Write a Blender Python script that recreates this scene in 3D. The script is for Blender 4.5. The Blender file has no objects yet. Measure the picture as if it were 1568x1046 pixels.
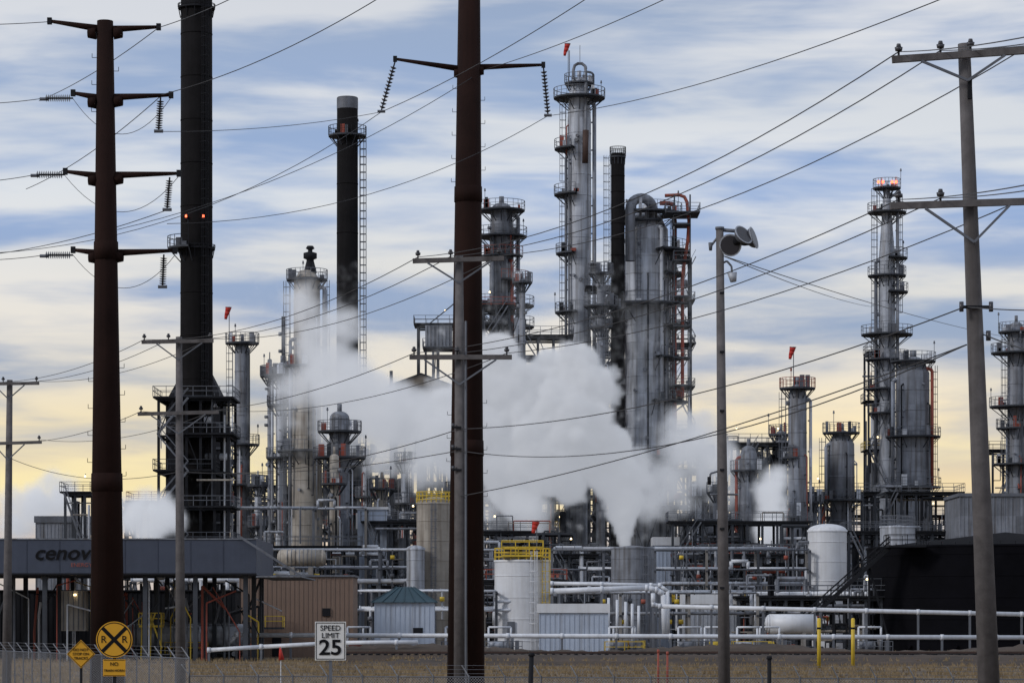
import bpy, math, random
from mathutils import Vector, Matrix
random.seed(7)
sc=bpy.context.scene
F=4355.0   # focal length expressed in layout units (100 mm lens)
EYE=3.0
def X(u,d): return (u-784)*d/F
def Z(v,d): return EYE+(960-v)*d/F
def P(u,v,d): return Vector((X(u,d),d,Z(v,d)))
def lin(c):
    c=c/255.0
    return c/12.92 if c<=0.04045 else ((c+0.055)/1.055)**2.4
def RGB(r,g,b): return (lin(r),lin(g),lin(b),1)

# ---------------------------------------------------------------- materials
MATS={}
def mat(name,col,rough=0.6,metal=0.0,var=0.25,streak=0.3,tint=None,scale=0.5,bump=0.0,emit=None,panel=0.0,spec=.5):
    if name in MATS: return MATS[name]
    m=bpy.data.materials.new(name); m.use_nodes=True
    nt=m.node_tree; N=nt.nodes; L=nt.links
    b=N['Principled BSDF']
    b.inputs['Roughness'].default_value=rough; b.inputs['Metallic'].default_value=metal
    b.inputs['Specular IOR Level'].default_value=spec
    tc=N.new('ShaderNodeTexCoord')
    n1=N.new('ShaderNodeTexNoise'); n1.inputs['Scale'].default_value=scale; n1.inputs['Detail'].default_value=6; n1.inputs['Roughness'].default_value=0.65
    L.new(tc.outputs['Object'],n1.inputs['Vector'])
    mp=N.new('ShaderNodeMapping'); mp.inputs['Scale'].default_value=(2.2,2.2,0.12)
    L.new(tc.outputs['Object'],mp.inputs['Vector'])
    n2=N.new('ShaderNodeTexNoise'); n2.inputs['Scale'].default_value=1.0; n2.inputs['Detail'].default_value=4
    L.new(mp.outputs[0],n2.inputs['Vector'])
    if tint is None: tint=(0.11,0.085,0.065) if sum(col[:3])>.24 else tuple(c*1.5 for c in col[:3])
    t=tint
    r1=N.new('ShaderNodeMapRange'); r1.inputs[1].default_value=0.3; r1.inputs[2].default_value=0.7
    r1.inputs[3].default_value=1-var; r1.inputs[4].default_value=1+var
    L.new(n1.outputs['Fac'],r1.inputs[0])
    fac=r1.outputs[0]
    if panel:
        sx=N.new('ShaderNodeSeparateXYZ');L.new(tc.outputs['Object'],sx.inputs[0])
        at=N.new('ShaderNodeMath');at.operation='ARCTAN2';L.new(sx.outputs[1],at.inputs[0]);L.new(sx.outputs[0],at.inputs[1])
        am=N.new('ShaderNodeMath');am.operation='MULTIPLY';am.inputs[1].default_value=1.9;L.new(at.outputs[0],am.inputs[0])
        af=N.new('ShaderNodeMath');af.operation='FLOOR';L.new(am.outputs[0],af.inputs[0])
        zm=N.new('ShaderNodeMath');zm.operation='MULTIPLY';zm.inputs[1].default_value=.42;L.new(sx.outputs[2],zm.inputs[0])
        zf=N.new('ShaderNodeMath');zf.operation='FLOOR';L.new(zm.outputs[0],zf.inputs[0])
        cb=N.new('ShaderNodeCombineXYZ');L.new(af.outputs[0],cb.inputs[0]);L.new(zf.outputs[0],cb.inputs[1])
        wn=N.new('ShaderNodeTexWhiteNoise');wn.noise_dimensions='2D';L.new(cb.outputs[0],wn.inputs['Vector'])
        mr=N.new('ShaderNodeMapRange');mr.inputs[3].default_value=1-panel;mr.inputs[4].default_value=1+panel;L.new(wn.outputs['Value'],mr.inputs[0])
        mm=N.new('ShaderNodeMath');mm.operation='MULTIPLY';L.new(fac,mm.inputs[0]);L.new(mr.outputs[0],mm.inputs[1]);fac=mm.outputs[0]
    mul=N.new('ShaderNodeMix'); mul.data_type='RGBA'; mul.blend_type='MULTIPLY'; mul.inputs[0].default_value=1
    mul.inputs[6].default_value=(*col[:3],1)
    L.new(fac,mul.inputs[7])
    r2=N.new('ShaderNodeMapRange'); r2.inputs[1].default_value=0.46; r2.inputs[2].default_value=0.72
    r2.inputs[3].default_value=0; r2.inputs[4].default_value=min(1,streak*1.7)
    L.new(n2.outputs['Fac'],r2.inputs[0])
    mx=N.new('ShaderNodeMix'); mx.data_type='RGBA'
    L.new(r2.outputs[0],mx.inputs[0]); L.new(mul.outputs[2],mx.inputs[6]); mx.inputs[7].default_value=(*t,1)
    L.new(mx.outputs[2],b.inputs['Base Color'])
    if bump:
        bp=N.new('ShaderNodeBump'); bp.inputs['Strength'].default_value=bump; bp.inputs['Distance'].default_value=0.3
        L.new(n1.outputs['Fac'],bp.inputs['Height']); L.new(bp.outputs[0],b.inputs['Normal'])
    if emit:
        b.inputs['Emission Color'].default_value=(*emit[:3],1); b.inputs['Emission Strength'].default_value=emit[3]
        try: m.cycles.emission_sampling='NONE'
        except Exception: pass
    MATS[name]=m; return m
clad=mat('aluminium_cladding',(0.43,0.46,0.52),0.5,0.15,0.18,0.45,panel=.18,tint=(.11,.102,.10))
clad2=mat('weathered_insulation',(0.21,0.227,0.265),0.6,0.1,0.28,0.5,panel=.2,tint=(.07,.062,.058))
beige=mat('beige_cladding',(0.35,0.32,0.28),0.6,0.05,0.18,0.45,panel=.14,tint=(.14,.11,.085))
galv=mat('galvanised_steel',(0.135,0.147,0.175),0.6,0.15,0.3,0.2,tint=(.07,.067,.065))
steel=mat('structural_steel',(0.040,0.046,0.058),0.7,0.1,0.3,0.2)
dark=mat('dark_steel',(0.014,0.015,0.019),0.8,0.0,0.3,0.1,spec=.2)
stackm=mat('stack_paint',(0.0085,0.0078,0.0085),0.9,0.0,0.3,0.3,spec=.15)
corten=mat('weathering_steel',(0.018,0.0085,0.007),0.9,0.0,0.35,0.4,tint=(0.029,0.012,0.009),spec=.15)
wood=mat('weathered_wood',(0.125,0.116,0.118),0.9,0.0,0.3,0.6,tint=(0.05,0.043,0.041),scale=3)
white=mat('white_paint',(0.70,0.72,0.76),0.45,0,0.08,0.15,tint=(0.35,0.32,0.28))
pipew=mat('white_pipe',(0.68,0.71,0.77),0.4,0.0,0.12,0.1)
yellow=mat('yellow_paint',(0.68,0.48,0.04),0.5,0,0.15,0.1)
red=mat('red_fabric',(0.52,0.03,0.02),0.7,0,0.1,0.1)
redst=mat('red_oxide_paint',(0.33,0.075,0.05),0.7,0,0.3,0.3)
rail_=mat('rusty_rail',(0.06,0.035,0.028),0.7,0.2,0.3,0.3)
black=mat('black_tank_paint',(0.004,0.004,0.006),0.95,0,0.3,0.05,spec=.1)
slate=mat('slate_fascia',(0.060,0.072,0.105),0.5,0,0.12,0.1,spec=.3)
tan=mat('tan_siding',(0.22,0.15,0.115),0.7,0,0.08,0.1)
teal=mat('teal_roof',(0.022,0.055,0.075),0.6,0,0.2,0.1)
paleb=mat('pale_blue_siding',(0.46,0.53,0.65),0.6,0,0.1,0.2)
concrete=mat('concrete',(0.25,0.24,0.23),0.9,0,0.2,0.3)
porc=mat('porcelain',(0.05,0.05,0.06),0.3,0,0.1,0)
wirem=mat('conductor',(0.04,0.04,0.045),0.6,0.2,0.1,0)
signw=mat('sign_white',(0.75,0.75,0.74),0.5,0,0.04,0.03)
signy=mat('sign_yellow',(0.68,0.34,0.01),0.5,0,0.05,0.05)
signk=mat('sign_black',(0.010,0.010,0.012),0.6,0,0.0,0,spec=.1)
lampw=mat('lit_lamp',(0.8,0.7,0.5),0.5,emit=(1,0.75,0.4,4))
lampr=mat('lit_red_lamp',(0.8,0.1,0.05),0.5,emit=(1,0.12,0.05,5))
soil=mat('soil',(0.058,0.040,0.028),0.95,0,0.5,0,scale=0.25,bump=0.5)
ballast=mat('ballast',(0.065,0.052,0.044),0.95,0,0.4,0,scale=2,bump=0.8)
ochre=mat('ochre_siding',(0.15,0.125,0.095),0.7,0,0.2,0.3)

# ---------------------------------------------------------------- mesh builder
class MB:
    def __init__(s,name,origin=(0,0,0)):
        s.name=name;s.v=[];s.f=[];s.m=[];s.sm=[];s.mats=[];s.o=Vector(origin)
    def mi(s,m):
        if m not in s.mats: s.mats.append(m)
        return s.mats.index(m)
    def face(s,ids,m,smooth=False): s.f.append(ids);s.m.append(s.mi(m));s.sm.append(smooth)
    def cyl(s,p0,p1,r0,r1=None,m=steel,n=10,cap=True):
        p0=Vector(p0);p1=Vector(p1)
        if r1 is None:r1=r0
        d=p1-p0
        if d.length<1e-6:return
        d.normalize()
        a=Vector((0,0,1)) if abs(d.z)<0.95 else Vector((1,0,0))
        u=d.cross(a).normalized();w=d.cross(u)
        b=len(s.v); off=math.pi/n if n==4 else 0
        for p,r in((p0,r0),(p1,r1)):
            for i in range(n):
                t=2*math.pi*i/n+off
                s.v.append(p+u*(math.cos(t)*r)+w*(math.sin(t)*r))
        for i in range(n):
            j=(i+1)%n
            s.face((b+i,b+j,b+n+j,b+n+i),m,n>=8)
        if cap:
            s.face(tuple(b+i for i in range(n))[::-1],m);s.face(tuple(b+n+i for i in range(n)),m)
    def tube(s,pts,r,m=steel,n=14):
        b=len(s.v);u=None;k=len(pts)
        for i,p in enumerate(pts):
            d=(pts[min(k-1,i+1)]-pts[max(0,i-1)]).normalized()
            if u is None: u=d.cross(Vector((0,1,0)) if abs(d.y)<.9 else Vector((1,0,0))).normalized()
            u=(u-d*u.dot(d)).normalized();w=d.cross(u)
            for j in range(n):
                t=2*math.pi*j/n;s.v.append(p+u*math.cos(t)*r+w*math.sin(t)*r)
        for i in range(k-1):
            for j in range(n):
                q=(j+1)%n;s.face((b+i*n+j,b+i*n+q,b+(i+1)*n+q,b+(i+1)*n+j),m,True)
    def beam(s,p0,p1,w,m=steel): s.cyl(p0,p1,w*0.7,None,m,4)
    def box(s,c,sz,m=steel,rot=0):
        b=len(s.v);c=Vector(c);R=Matrix.Rotation(rot,3,'Z')
        for x in(-.5,.5):
            for y in(-.5,.5):
                for z in(-.5,.5): s.v.append(c+R@Vector((x*sz[0],y*sz[1],z*sz[2])))
        for q in((0,1,3,2),(4,6,7,5),(0,4,5,1),(2,3,7,6),(0,2,6,4),(1,5,7,3)): s.face(tuple(b+i for i in q),m)
    def path(s,pts,r,m=steel,n=6):
        for a,b in zip(pts[:-1],pts[1:]): s.cyl(a,b,r,None,m,n,cap=True)
    def lathe(s,cx,cy,prof,m=clad,n=28,cap=True):
        b=len(s.v)
        for z,r in prof:
            for i in range(n):
                t=2*math.pi*i/n; s.v.append(Vector((cx+math.cos(t)*r,cy+math.sin(t)*r,z)))
        for k in range(len(prof)-1):
            for i in range(n):
                j=(i+1)%n; s.face((b+k*n+i,b+k*n+j,b+(k+1)*n+j,b+(k+1)*n+i),m,True)
        if cap:
            k=len(prof)-1
            s.face(tuple(b+k*n+i for i in range(n)),m)
    def dome(s,cx,cy,z,r,h,m=clad,n=24):
        s.lathe(cx,cy,[(z+h*math.sin(a*math.pi/12),max(0.01,r*math.cos(a*math.pi/12))) for a in range(7)],m,n)
    def hvessel(s,c,L,r,m=clad,ax=0):
        c=Vector(c);d=Vector((1,0,0)) if ax==0 else Vector((0,1,0))
        s.cyl(c-d*L/2,c+d*L/2,r,None,m,20)
        for sg in(-1,1):
            q=c+d*sg*L/2
            for k in range(3):
                a0=k*math.pi/6;a1=(k+1)*math.pi/6
                s.cyl(q+d*sg*r*0.5*math.sin(a0),q+d*sg*r*0.5*math.sin(a1),r*math.cos(a0),max(.02,r*math.cos(a1)),m,20)
    def plat(s,cx,cy,z,r,ext,a0=0,a1=360,m=galv,md=steel,rail=1.25):
        n=max(4,int((a1-a0)/15)); R=r+ext
        A=[math.radians(a0+(a1-a0)*i/n) for i in range(n+1)]
        pt=lambda t,rr,zz:Vector((cx+math.cos(t)*rr,cy+math.sin(t)*rr,zz))
        for t0,t1 in zip(A[:-1],A[1:]):
            b=len(s.v)
            for zz in(z-0.22,z):
                s.v+= [pt(t0,r*0.98,zz),pt(t0,R,zz),pt(t1,R,zz),pt(t1,r*0.98,zz)]
            for q in((0,1,2,3),(4,7,6,5),(1,5,6,2),(0,3,7,4)): s.face(tuple(b+i for i in q),md)
            for h,w in((rail,0.05),(rail*0.55,0.035)):
                s.cyl(pt(t0,R,z+h),pt(t1,R,z+h),w,None,m,4,False)
        for i,t in enumerate(A):
            s.cyl(pt(t,R,z),pt(t,R,z+rail),0.045,None,m,4,False)
            if i%2==0: s.cyl(pt(t,R-0.1,z-0.2),pt(t,r,z-1.1-ext*0.4),0.07,None,md,4,False)
        if ext<.6: return
        if random.random()<0.8:
            t=random.choice(A); q=pt(t,R,z)
            s.cyl(q,q+Vector((0,0,2.5)),0.05,None,m,4); s.cyl(q+Vector((0,0,2.4)),q+Vector((0,0,2.8)),0.16,0.1,m,6)
        for k in range(5):
            t=random.choice(A); q=pt(t,R-ext*0.45,z); hh=random.uniform(.4,1.7)
            s.box(q+Vector((0,0,hh/2)),(random.uniform(.3,.8),.4,hh),random.choice((galv,steel,clad2,pipew,redst)))
    def ladder(s,cx,cy,a,r,z0,z1,m=galv,w=0.5):
        t=math.radians(a);d=Vector((math.cos(t),math.sin(t),0));q=Vector((-math.sin(t),math.cos(t),0))
        c=Vector((cx,cy,0))+d*(r+0.25)
        for sg in(-1,1): s.cyl(c+q*sg*w/2+Vector((0,0,z0)),c+q*sg*w/2+Vector((0,0,z1)),0.05,None,m,4)
        z=z0
        while z<z1:
            s.cyl(c-q*w/2+Vector((0,0,z)),c+q*w/2+Vector((0,0,z)),0.03,None,m,4,False);z+=0.6
        z=z0+2
        pts=lambda zz:[c+q*(w*.75*math.cos(k))+d*(0.9*math.sin(k))+Vector((0,0,zz)) for k in [j*math.pi/5 for j in range(6)]]
        while z<z1:
            pp=pts(z)
            for a_,b_ in zip(pp[:-1],pp[1:]): s.cyl(a_,b_,0.035,None,m,4,False)
            z+=1.1
        for k in(1,2,3,4):
            s.cyl(pts(z0+2)[k],pts(z1)[k],0.03,None,m,4,False)
    def rrect(s,x0,x1,y0,y1,z,m=galv,md=steel,rail=1.15,w=0.045):
        s.box(((x0+x1)/2,(y0+y1)/2,z-0.1),(x1-x0,y1-y0,0.2),md)
        for a,b in(((x0,y0),(x1,y0)),((x1,y0),(x1,y1)),((x1,y1),(x0,y1)),((x0,y1),(x0,y0))):
            a=Vector((*a,z));b=Vector((*b,z));L=(b-a).length
            for h in(rail,rail*.55): s.cyl(a+Vector((0,0,h)),b+Vector((0,0,h)),w,None,m,4,False)
            n=max(1,int(L/1.4))
            for i in range(n): 
                q=a.lerp(b,i/n); s.cyl(q,q+Vector((0,0,rail)),w,None,m,4,False)
    def build(s):
        me=bpy.data.meshes.new(s.name)
        me.from_pydata([tuple(v-s.o) for v in s.v],[],s.f)
        for m in s.mats: me.materials.append(m)
        me.polygons.foreach_set('material_index',s.m)
        me.polygons.foreach_set('use_smooth',s.sm)
        me.update()
        ob=bpy.data.objects.new(s.name,me);sc.collection.objects.link(ob);ob.location=s.o
        return ob

def text(parent,txt,p,size,m,name='lettering',shear=0,bold=0.0,sx=1):
    cu=bpy.data.curves.new(name,'FONT');cu.body=txt;cu.size=size;cu.align_x='CENTER';cu.align_y='CENTER';cu.extrude=0.004;cu.shear=shear;cu.offset=bold
    ob=bpy.data.objects.new(name,cu);sc.collection.objects.link(ob)
    ob.rotation_euler=(math.radians(90),0,0);ob.scale=(sx,1,1);ob.data.materials.append(m)
    ob.parent=parent;ob.location=Vector(p)-parent.location
    return ob

# ---------------------------------------------------------------- towers
def column(name,d,x,prof,m=clad,plats=(),ladders=(),pipes=(),seam=3.0,head='dome',finish=True):
    s=d/F;cx=X(x,d);cy=d
    o=MB(name,(cx,cy,0))
    pr=[(Z(v,d),h*s) for v,h in prof]
    if pr[-1][0]>0.5: pr.append((0,pr[-1][1]))
    pr=pr[::-1]
    o.lathe(cx,cy,pr,m)
    def rad(z):
        for (z0,r0),(z1,r1) in zip(pr[:-1],pr[1:]):
            if z0<=z<=z1: return r0+(r1-r0)*(z-z0)/max(1e-6,z1-z0)
        return pr[-1][1] if z>pr[-1][0] else pr[0][1]
    zt,rt=pr[-1]
    if head=='dome': 
        o.dome(cx,cy,zt,rt,rt*0.7,m); o.cyl((cx,cy,zt+rt*.6),(cx,cy,zt+rt*.7+0.9),rt*0.25,None,m,10)
    if seam:
        z=random.uniform(1,3)
        while z<zt:
            r=rad(z); o.lathe(cx,cy,[(z,r+0.0),(z,r+0.035),(z+0.12,r+0.035),(z+0.12,r)],m,24,False); z+=seam
    for pl in plats:
        v,ext,a0,a1=pl[:4]; z=Z(v,d); o.plat(cx,cy,z,rad(z),ext,a0,a1,*( (pl[4],) if len(pl)>4 else ()))
    for a,v1,v0 in ladders: 
        z0=Z(v0,d);z1=Z(v1,d);o.ladder(cx,cy,a,max(rad(z0),rad(z1)),z0,z1)
    pp=list(pipes)
    if m is not stackm and zt>12 and rt>.5:
        for k in range(4):
            pp.append((random.uniform(190,350),960-(random.uniform(.5,.95)*zt-EYE)*F/d,960-(random.uniform(.5,.3)*zt-EYE)*F/d,random.choice((.07,.09,.12)),random.choice((pipew,clad,clad2,redst,steel,galv,dark))))
    for a,v1,v0,rw,pm in pp:
        t=math.radians(a);z0=max(0.2,Z(v0,d));z1=Z(v1,d);rr=max(rad(z0),rad(z1))+rw+0.25
        c=Vector((cx+math.cos(t)*rr,cy+math.sin(t)*rr,0));inn=Vector((cx+math.cos(t)*rad(z1)*.8,cy+math.sin(t)*rad(z1)*.8,z1+0.0))
        o.path([c+Vector((0,0,z0)),c+Vector((0,0,z1-.4)),c.lerp(Vector((cx,cy,0)),.15)+Vector((0,0,z1-.1)),inn],rw,pm,8)
        z=z0
        while z<z1: o.box((cx+math.cos(t)*(rr-.2),cy+math.sin(t)*(rr-.2),z),(.3,.3,.15),steel);z+=4
    for k in range(int((zt)/4)):
        z=random.uniform(2,zt-1);t=math.radians(random.uniform(180,360));r=rad(z)
        if m is stackm: break
        o.cyl((cx+math.cos(t)*r*.9,cy+math.sin(t)*r*.9,z),(cx+math.cos(t)*(r+.4),cy+math.sin(t)*(r+.4),z),random.uniform(.12,.3),None,clad2,8)
    if finish: return o.build()
    return o

d=330;s=d/F
o=column('smoke_stack',d,301,[(-60,24),(400,24.5),(830,26)],stackm,plats=[(380,1.5,100,260,dark),],seam=5,head=None,finish=False)
cx=X(301,d)
for a in(240,300):
    t=math.radians(a);q=Vector((cx+math.cos(t)*2.0,d+math.sin(t)*2.0,Z(338,d)))
    o.box(q,(.35,.3,.35),dark); o.cyl(q+Vector((0,-.2,.1)),q+Vector((0,-.2,.38)),.11,.09,lampr,8)
for v in(12,380,): o.plat(cx,d,Z(v,d),24.5*s,.3,0,360,dark,dark,.3)
o.ladder(cx,d,300,24.6*s,Z(800,d),Z(-40,d),dark)
o.build()
column('smoke_stack',405,532,[(150,15.5),(166,15.5),(166.1,16),(500,16.5),(700,17)],stackm,plats=[(208,1.2,0,360,dark)],ladders=[(0,210,700),(-8,210,700)],seam=7,head=None)
o=MB('stack_cap_band',(X(532,405),405,Z(158,405)));o.lathe(X(532,405),405,[(Z(168,405),16.3*405/F),(Z(151,405),16.3*405/F)],galv,28,False)
ob=o.build(); 
st=bpy.data.objects['smoke_stack.001']; ob.parent=st; ob.location=o.o-st.location
column('smoke_stack',395,946,[(236,10.5),(460,10.5),(700,11)],stackm,plats=[(240,.15,0,360,dark),(472,.8,150,300,dark)],ladders=[(200,240,690)],seam=2.2,head=None)

column('fractionating_tower',410,887,[(128,13),(150,16),(185,18),(262,18),(300,18.5),(560,16.5),(845,15),(868,22)],clad,
  plats=[(150,2.2,0,360),(128,.9,0,360),(228,1.9,120,250),(298,1.9,120,260),(388,1.7,130,250),(478,1.9,120,260),(560,1.6,120,300)],
  ladders=[(190,150,300),(185,300,560),(-60,420,560)],pipes=[(-35,160,870,.28,clad2),(205,240,700,.2,galv),(10,110,400,.16,galv)],head='dome')
o=MB('overhead_pipe',(X(896,410),407,0));o.path([P(897,200,407.5),P(896,250,407.5)],.45,rail_,10)
o.tube([P(878,122,409),P(878,108,409),P(880,101,409),P(885,98,409),P(891,98,409),P(896,102,409),P(897,112,408.5),P(897,200,407.5)],.22,clad2,10)
o.cyl(P(872,118,410),P(872,78,410),.06,None,galv,5);o.cyl(P(888,100,410),P(888,70,410),.04,None,galv,5);ob=o.build()
fr=bpy.data.objects['fractionating_tower'];ob.parent=fr;ob.location=o.o-fr.location
column('vacuum_column',400,990,[(342,26),(352,33),(392,33.5),(392.1,35.5),(500,36),(545,33),(640,36),(700,37),(740,30)],clad,
  plats=[(327,2.6,0,360),(385,3.0,-70,60),(340,1.4,140,300),(420,2.2,-60,50),(468,3.6,150,330),(500,2.2,-60,40),(548,2.4,-70,70),(615,2.6,-80,60),(700,2.4,150,380)],
  ladders=[(-20,340,470),(-35,470,700),(-110,345,470)],
  pipes=[(-12,312,700,.32,redst),(-60,350,700,.3,clad),(200,370,700,.3,clad2),(-40,380,690,.14,galv)],head='dome',seam=2.4)
o=MB('overhead_duct',(X(990,400),397,0))
arc=[P(965,400,396),P(965,345,396)]+[P(982-17*math.cos(math.radians(a)),320-16*math.sin(math.radians(a)),396+a/90) for a in range(0,181,15)]+[P(999,345,398)]
o.tube(arc,.7,clad2,16)
o.tube([P(1018,300,397),P(1040,299,397),P(1048,302,397),P(1052,310,397),P(1055,340,397),P(1053,370,397),P(1048,400,397),P(1045,430,397),P(1045,610,397)],.24,redst,8)
for v in(345,400,455,500,548,590): o.rrect(X(1030,397),X(1056,397),395,399,Z(v,397))
for u in(1032,1056): o.box((X(u,397),396,Z(610,397)+(Z(300,397)-Z(610,397))/2),(.2,.2,Z(300,397)-Z(610,397)),steel)
o.rrect(X(1018,397),X(1070,397),394,400,Z(328,397));ob=o.build();v_=bpy.data.objects['vacuum_column'];ob.parent=v_;ob.location=o.o-v_.location
column('distillation_column',420,768,[(322,16),(350,18),(520,19),(700,20)],clad2,
 plats=[(322,1.9,0,360),(362,2.0,0,360),(392,1.4,200,360,redst),(430,2.3,-90,90,redst),(468,3.0,0,360),(500,3,0,360)],
 ladders=[(-80,320,500),(-30,320,700)],pipes=[(-10,330,700,.3,clad),(-50,400,700,.25,redst),(-120,360,700,.25,galv)])
column('distillation_column',380,470,[(415,11),(430,20),(560,20.5),(640,22),(790,24)],beige,plats=[(428,1.1,0,360),(560,1.3,160,360),(690,2,0,360)],ladders=[(170,430,790),(-10,430,690)],pipes=[(-20,440,790,.28,clad2),(215,520,790,.22,clad2)],head=None)
o=MB('vent_silencer',(X(476,380),380,0));c=X(475,380);q=lambda v:Z(v,380)
o.lathe(c,380,[(q(418),.9),(q(400),.5),(q(398),.5),(q(396),.9),(q(388),.9),(q(386),.3),(q(383),.3),(q(381),.6),(q(377),.4)],dark,14)
ob=o.build();w=bpy.data.objects['distillation_column.001'];ob.parent=w;ob.location=o.o-w.location
column('distillation_column',390,371,[(528,9),(535,11.5),(760,12)],clad2,plats=[(525,1.5,0,360),(680,1.3,0,360),(742,2.5,0,360)],ladders=[(180,530,760)],pipes=[(-50,540,760,.2,steel)])
column('distillation_column',385,431,[(560,7),(600,8.5),(820,9)],clad,plats=[(575,2.2,0,360),(620,1.2,0,360),(700,1.3,0,360)],ladders=[(-10,570,820)],pipes=[(190,580,800,.2,clad)])
column('distillation_column',386,413,[(552,3.5),(760,3.5)],clad2,plats=[(575,1,0,360)],head='dome')
column('distillation_column',384,446,[(545,4),(820,4.5)],clad2,plats=[(590,1,0,360)])
column('vent_pipe',388,434,[(485,3),(600,3)],steel,head=None,seam=0)
column('distillation_column',430,1358,[(290,5),(320,7),(405,13),(560,13),(760,14)],clad,
 plats=[(288,1.6,0,360),(325,2.2,0,360),(395,1.9,-90,90),(422,1.6,0,360),(447,1.9,-90,90),(512,2.6,0,360),(550,2,0,360),(595,2,90,270),(632,1.6,90,290)],
 ladders=[(190,290,600),(-20,300,500)],pipes=[(-40,300,760,.25,clad2),(200,400,760,.25,galv),(-80,330,700,.15,galv)])
o=MB('obstruction_lamps',(X(1358,430),430,0))
for u in(1345,1352,1366,1372): o.cyl(P(u,288,428),P(u,280,428),.05,None,steel,4);o.cyl(P(u,281,428),P(u,277,428),.2,.16,lampr,8)
ob=o.build();w=bpy.data.objects['distillation_column.006'];ob.parent=w;ob.location=o.o-w.location
column('distillation_column',420,1398,[(560,20),(572,25),(670,25.5),(760,26)],clad2,plats=[(553,1.4,0,360),(668,1.6,0,360),(745,1.6,0,360)],ladders=[(0,560,750)],pipes=[(180,580,750,.25,clad),(-30,565,750,.25,redst)])
column('distillation_column',370,1221,[(596,11),(604,14),(890,15)],clad2,plats=[(594,1.4,0,360,redst),(700,.8,90,270),(790,.9,90,270)],ladders=[(170,600,880)],pipes=[(-15,610,880,.2,clad)])
column('distillation_column',390,1288,[(668,14),(680,20),(760,21),(762,17),(880,17)],clad2,plats=[(662,1.3,0,360),(765,1.5,0,360)],ladders=[(170,670,760)],pipes=[(-160,680,780,.25,clad)])
column('distillation_column',415,1556,[(500,10),(510,13),(760,14)],clad2,plats=[(508,1.4,0,360),(540,2.4,0,360),(622,2.6,0,360),(655,1.6,90,270),(710,2.2,0,360)],ladders=[(200,510,750)],pipes=[(-60,515,760,.25,galv)])
column('distillation_column',375,1146,[(690,11),(700,14),(880,15)],clad2,plats=[(720,1.2,0,360),(800,1.2,0,360)],ladders=[(-30,700,880)],pipes=[(200,700,880,.2,redst)])
column('distillation_column',385,1196,[(665,8),(680,10),(880,10)],clad2,plats=[(665,1,0,360)],ladders=[(180,670,880)])
column('distillation_column',388,800,[(430,4),(560,5)],clad2,plats=[(432,1,0,360)],head='dome')
column('distillation_column',392,920,[(420,6),(700,7)],clad2,plats=[(418,1.2,0,360),(468,1.8,0,360),(500,1,0,360)],ladders=[(-60,420,700)])
column('distillation_column',350,512,[(700,7),(870,8)],beige,plats=[(740,1,0,360)])
column('distillation_column',360,520,[(640,15),(700,16),(800,16)],clad2,plats=[(660,1.5,0,360),(700,2,0,360)],ladders=[(-100,640,800)])
for (dd,u,v,h) in((372,620,700,6),(365,700,745,8),(382,1075,690,9),(376,1098,745,6),(372,1245,760,6),(380,1165,700,4),(370,345,700,7),(366,395,735,5),(378,560,690,6),(362,585,740,9)):
    column('process_drum',dd,u,[(v,h),(880,h)],random.choice((clad2,clad,beige)),plats=[(v+8,.9,0,360),(v+70,.9,0,360)],ladders=[(-60,v,860)])

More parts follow.
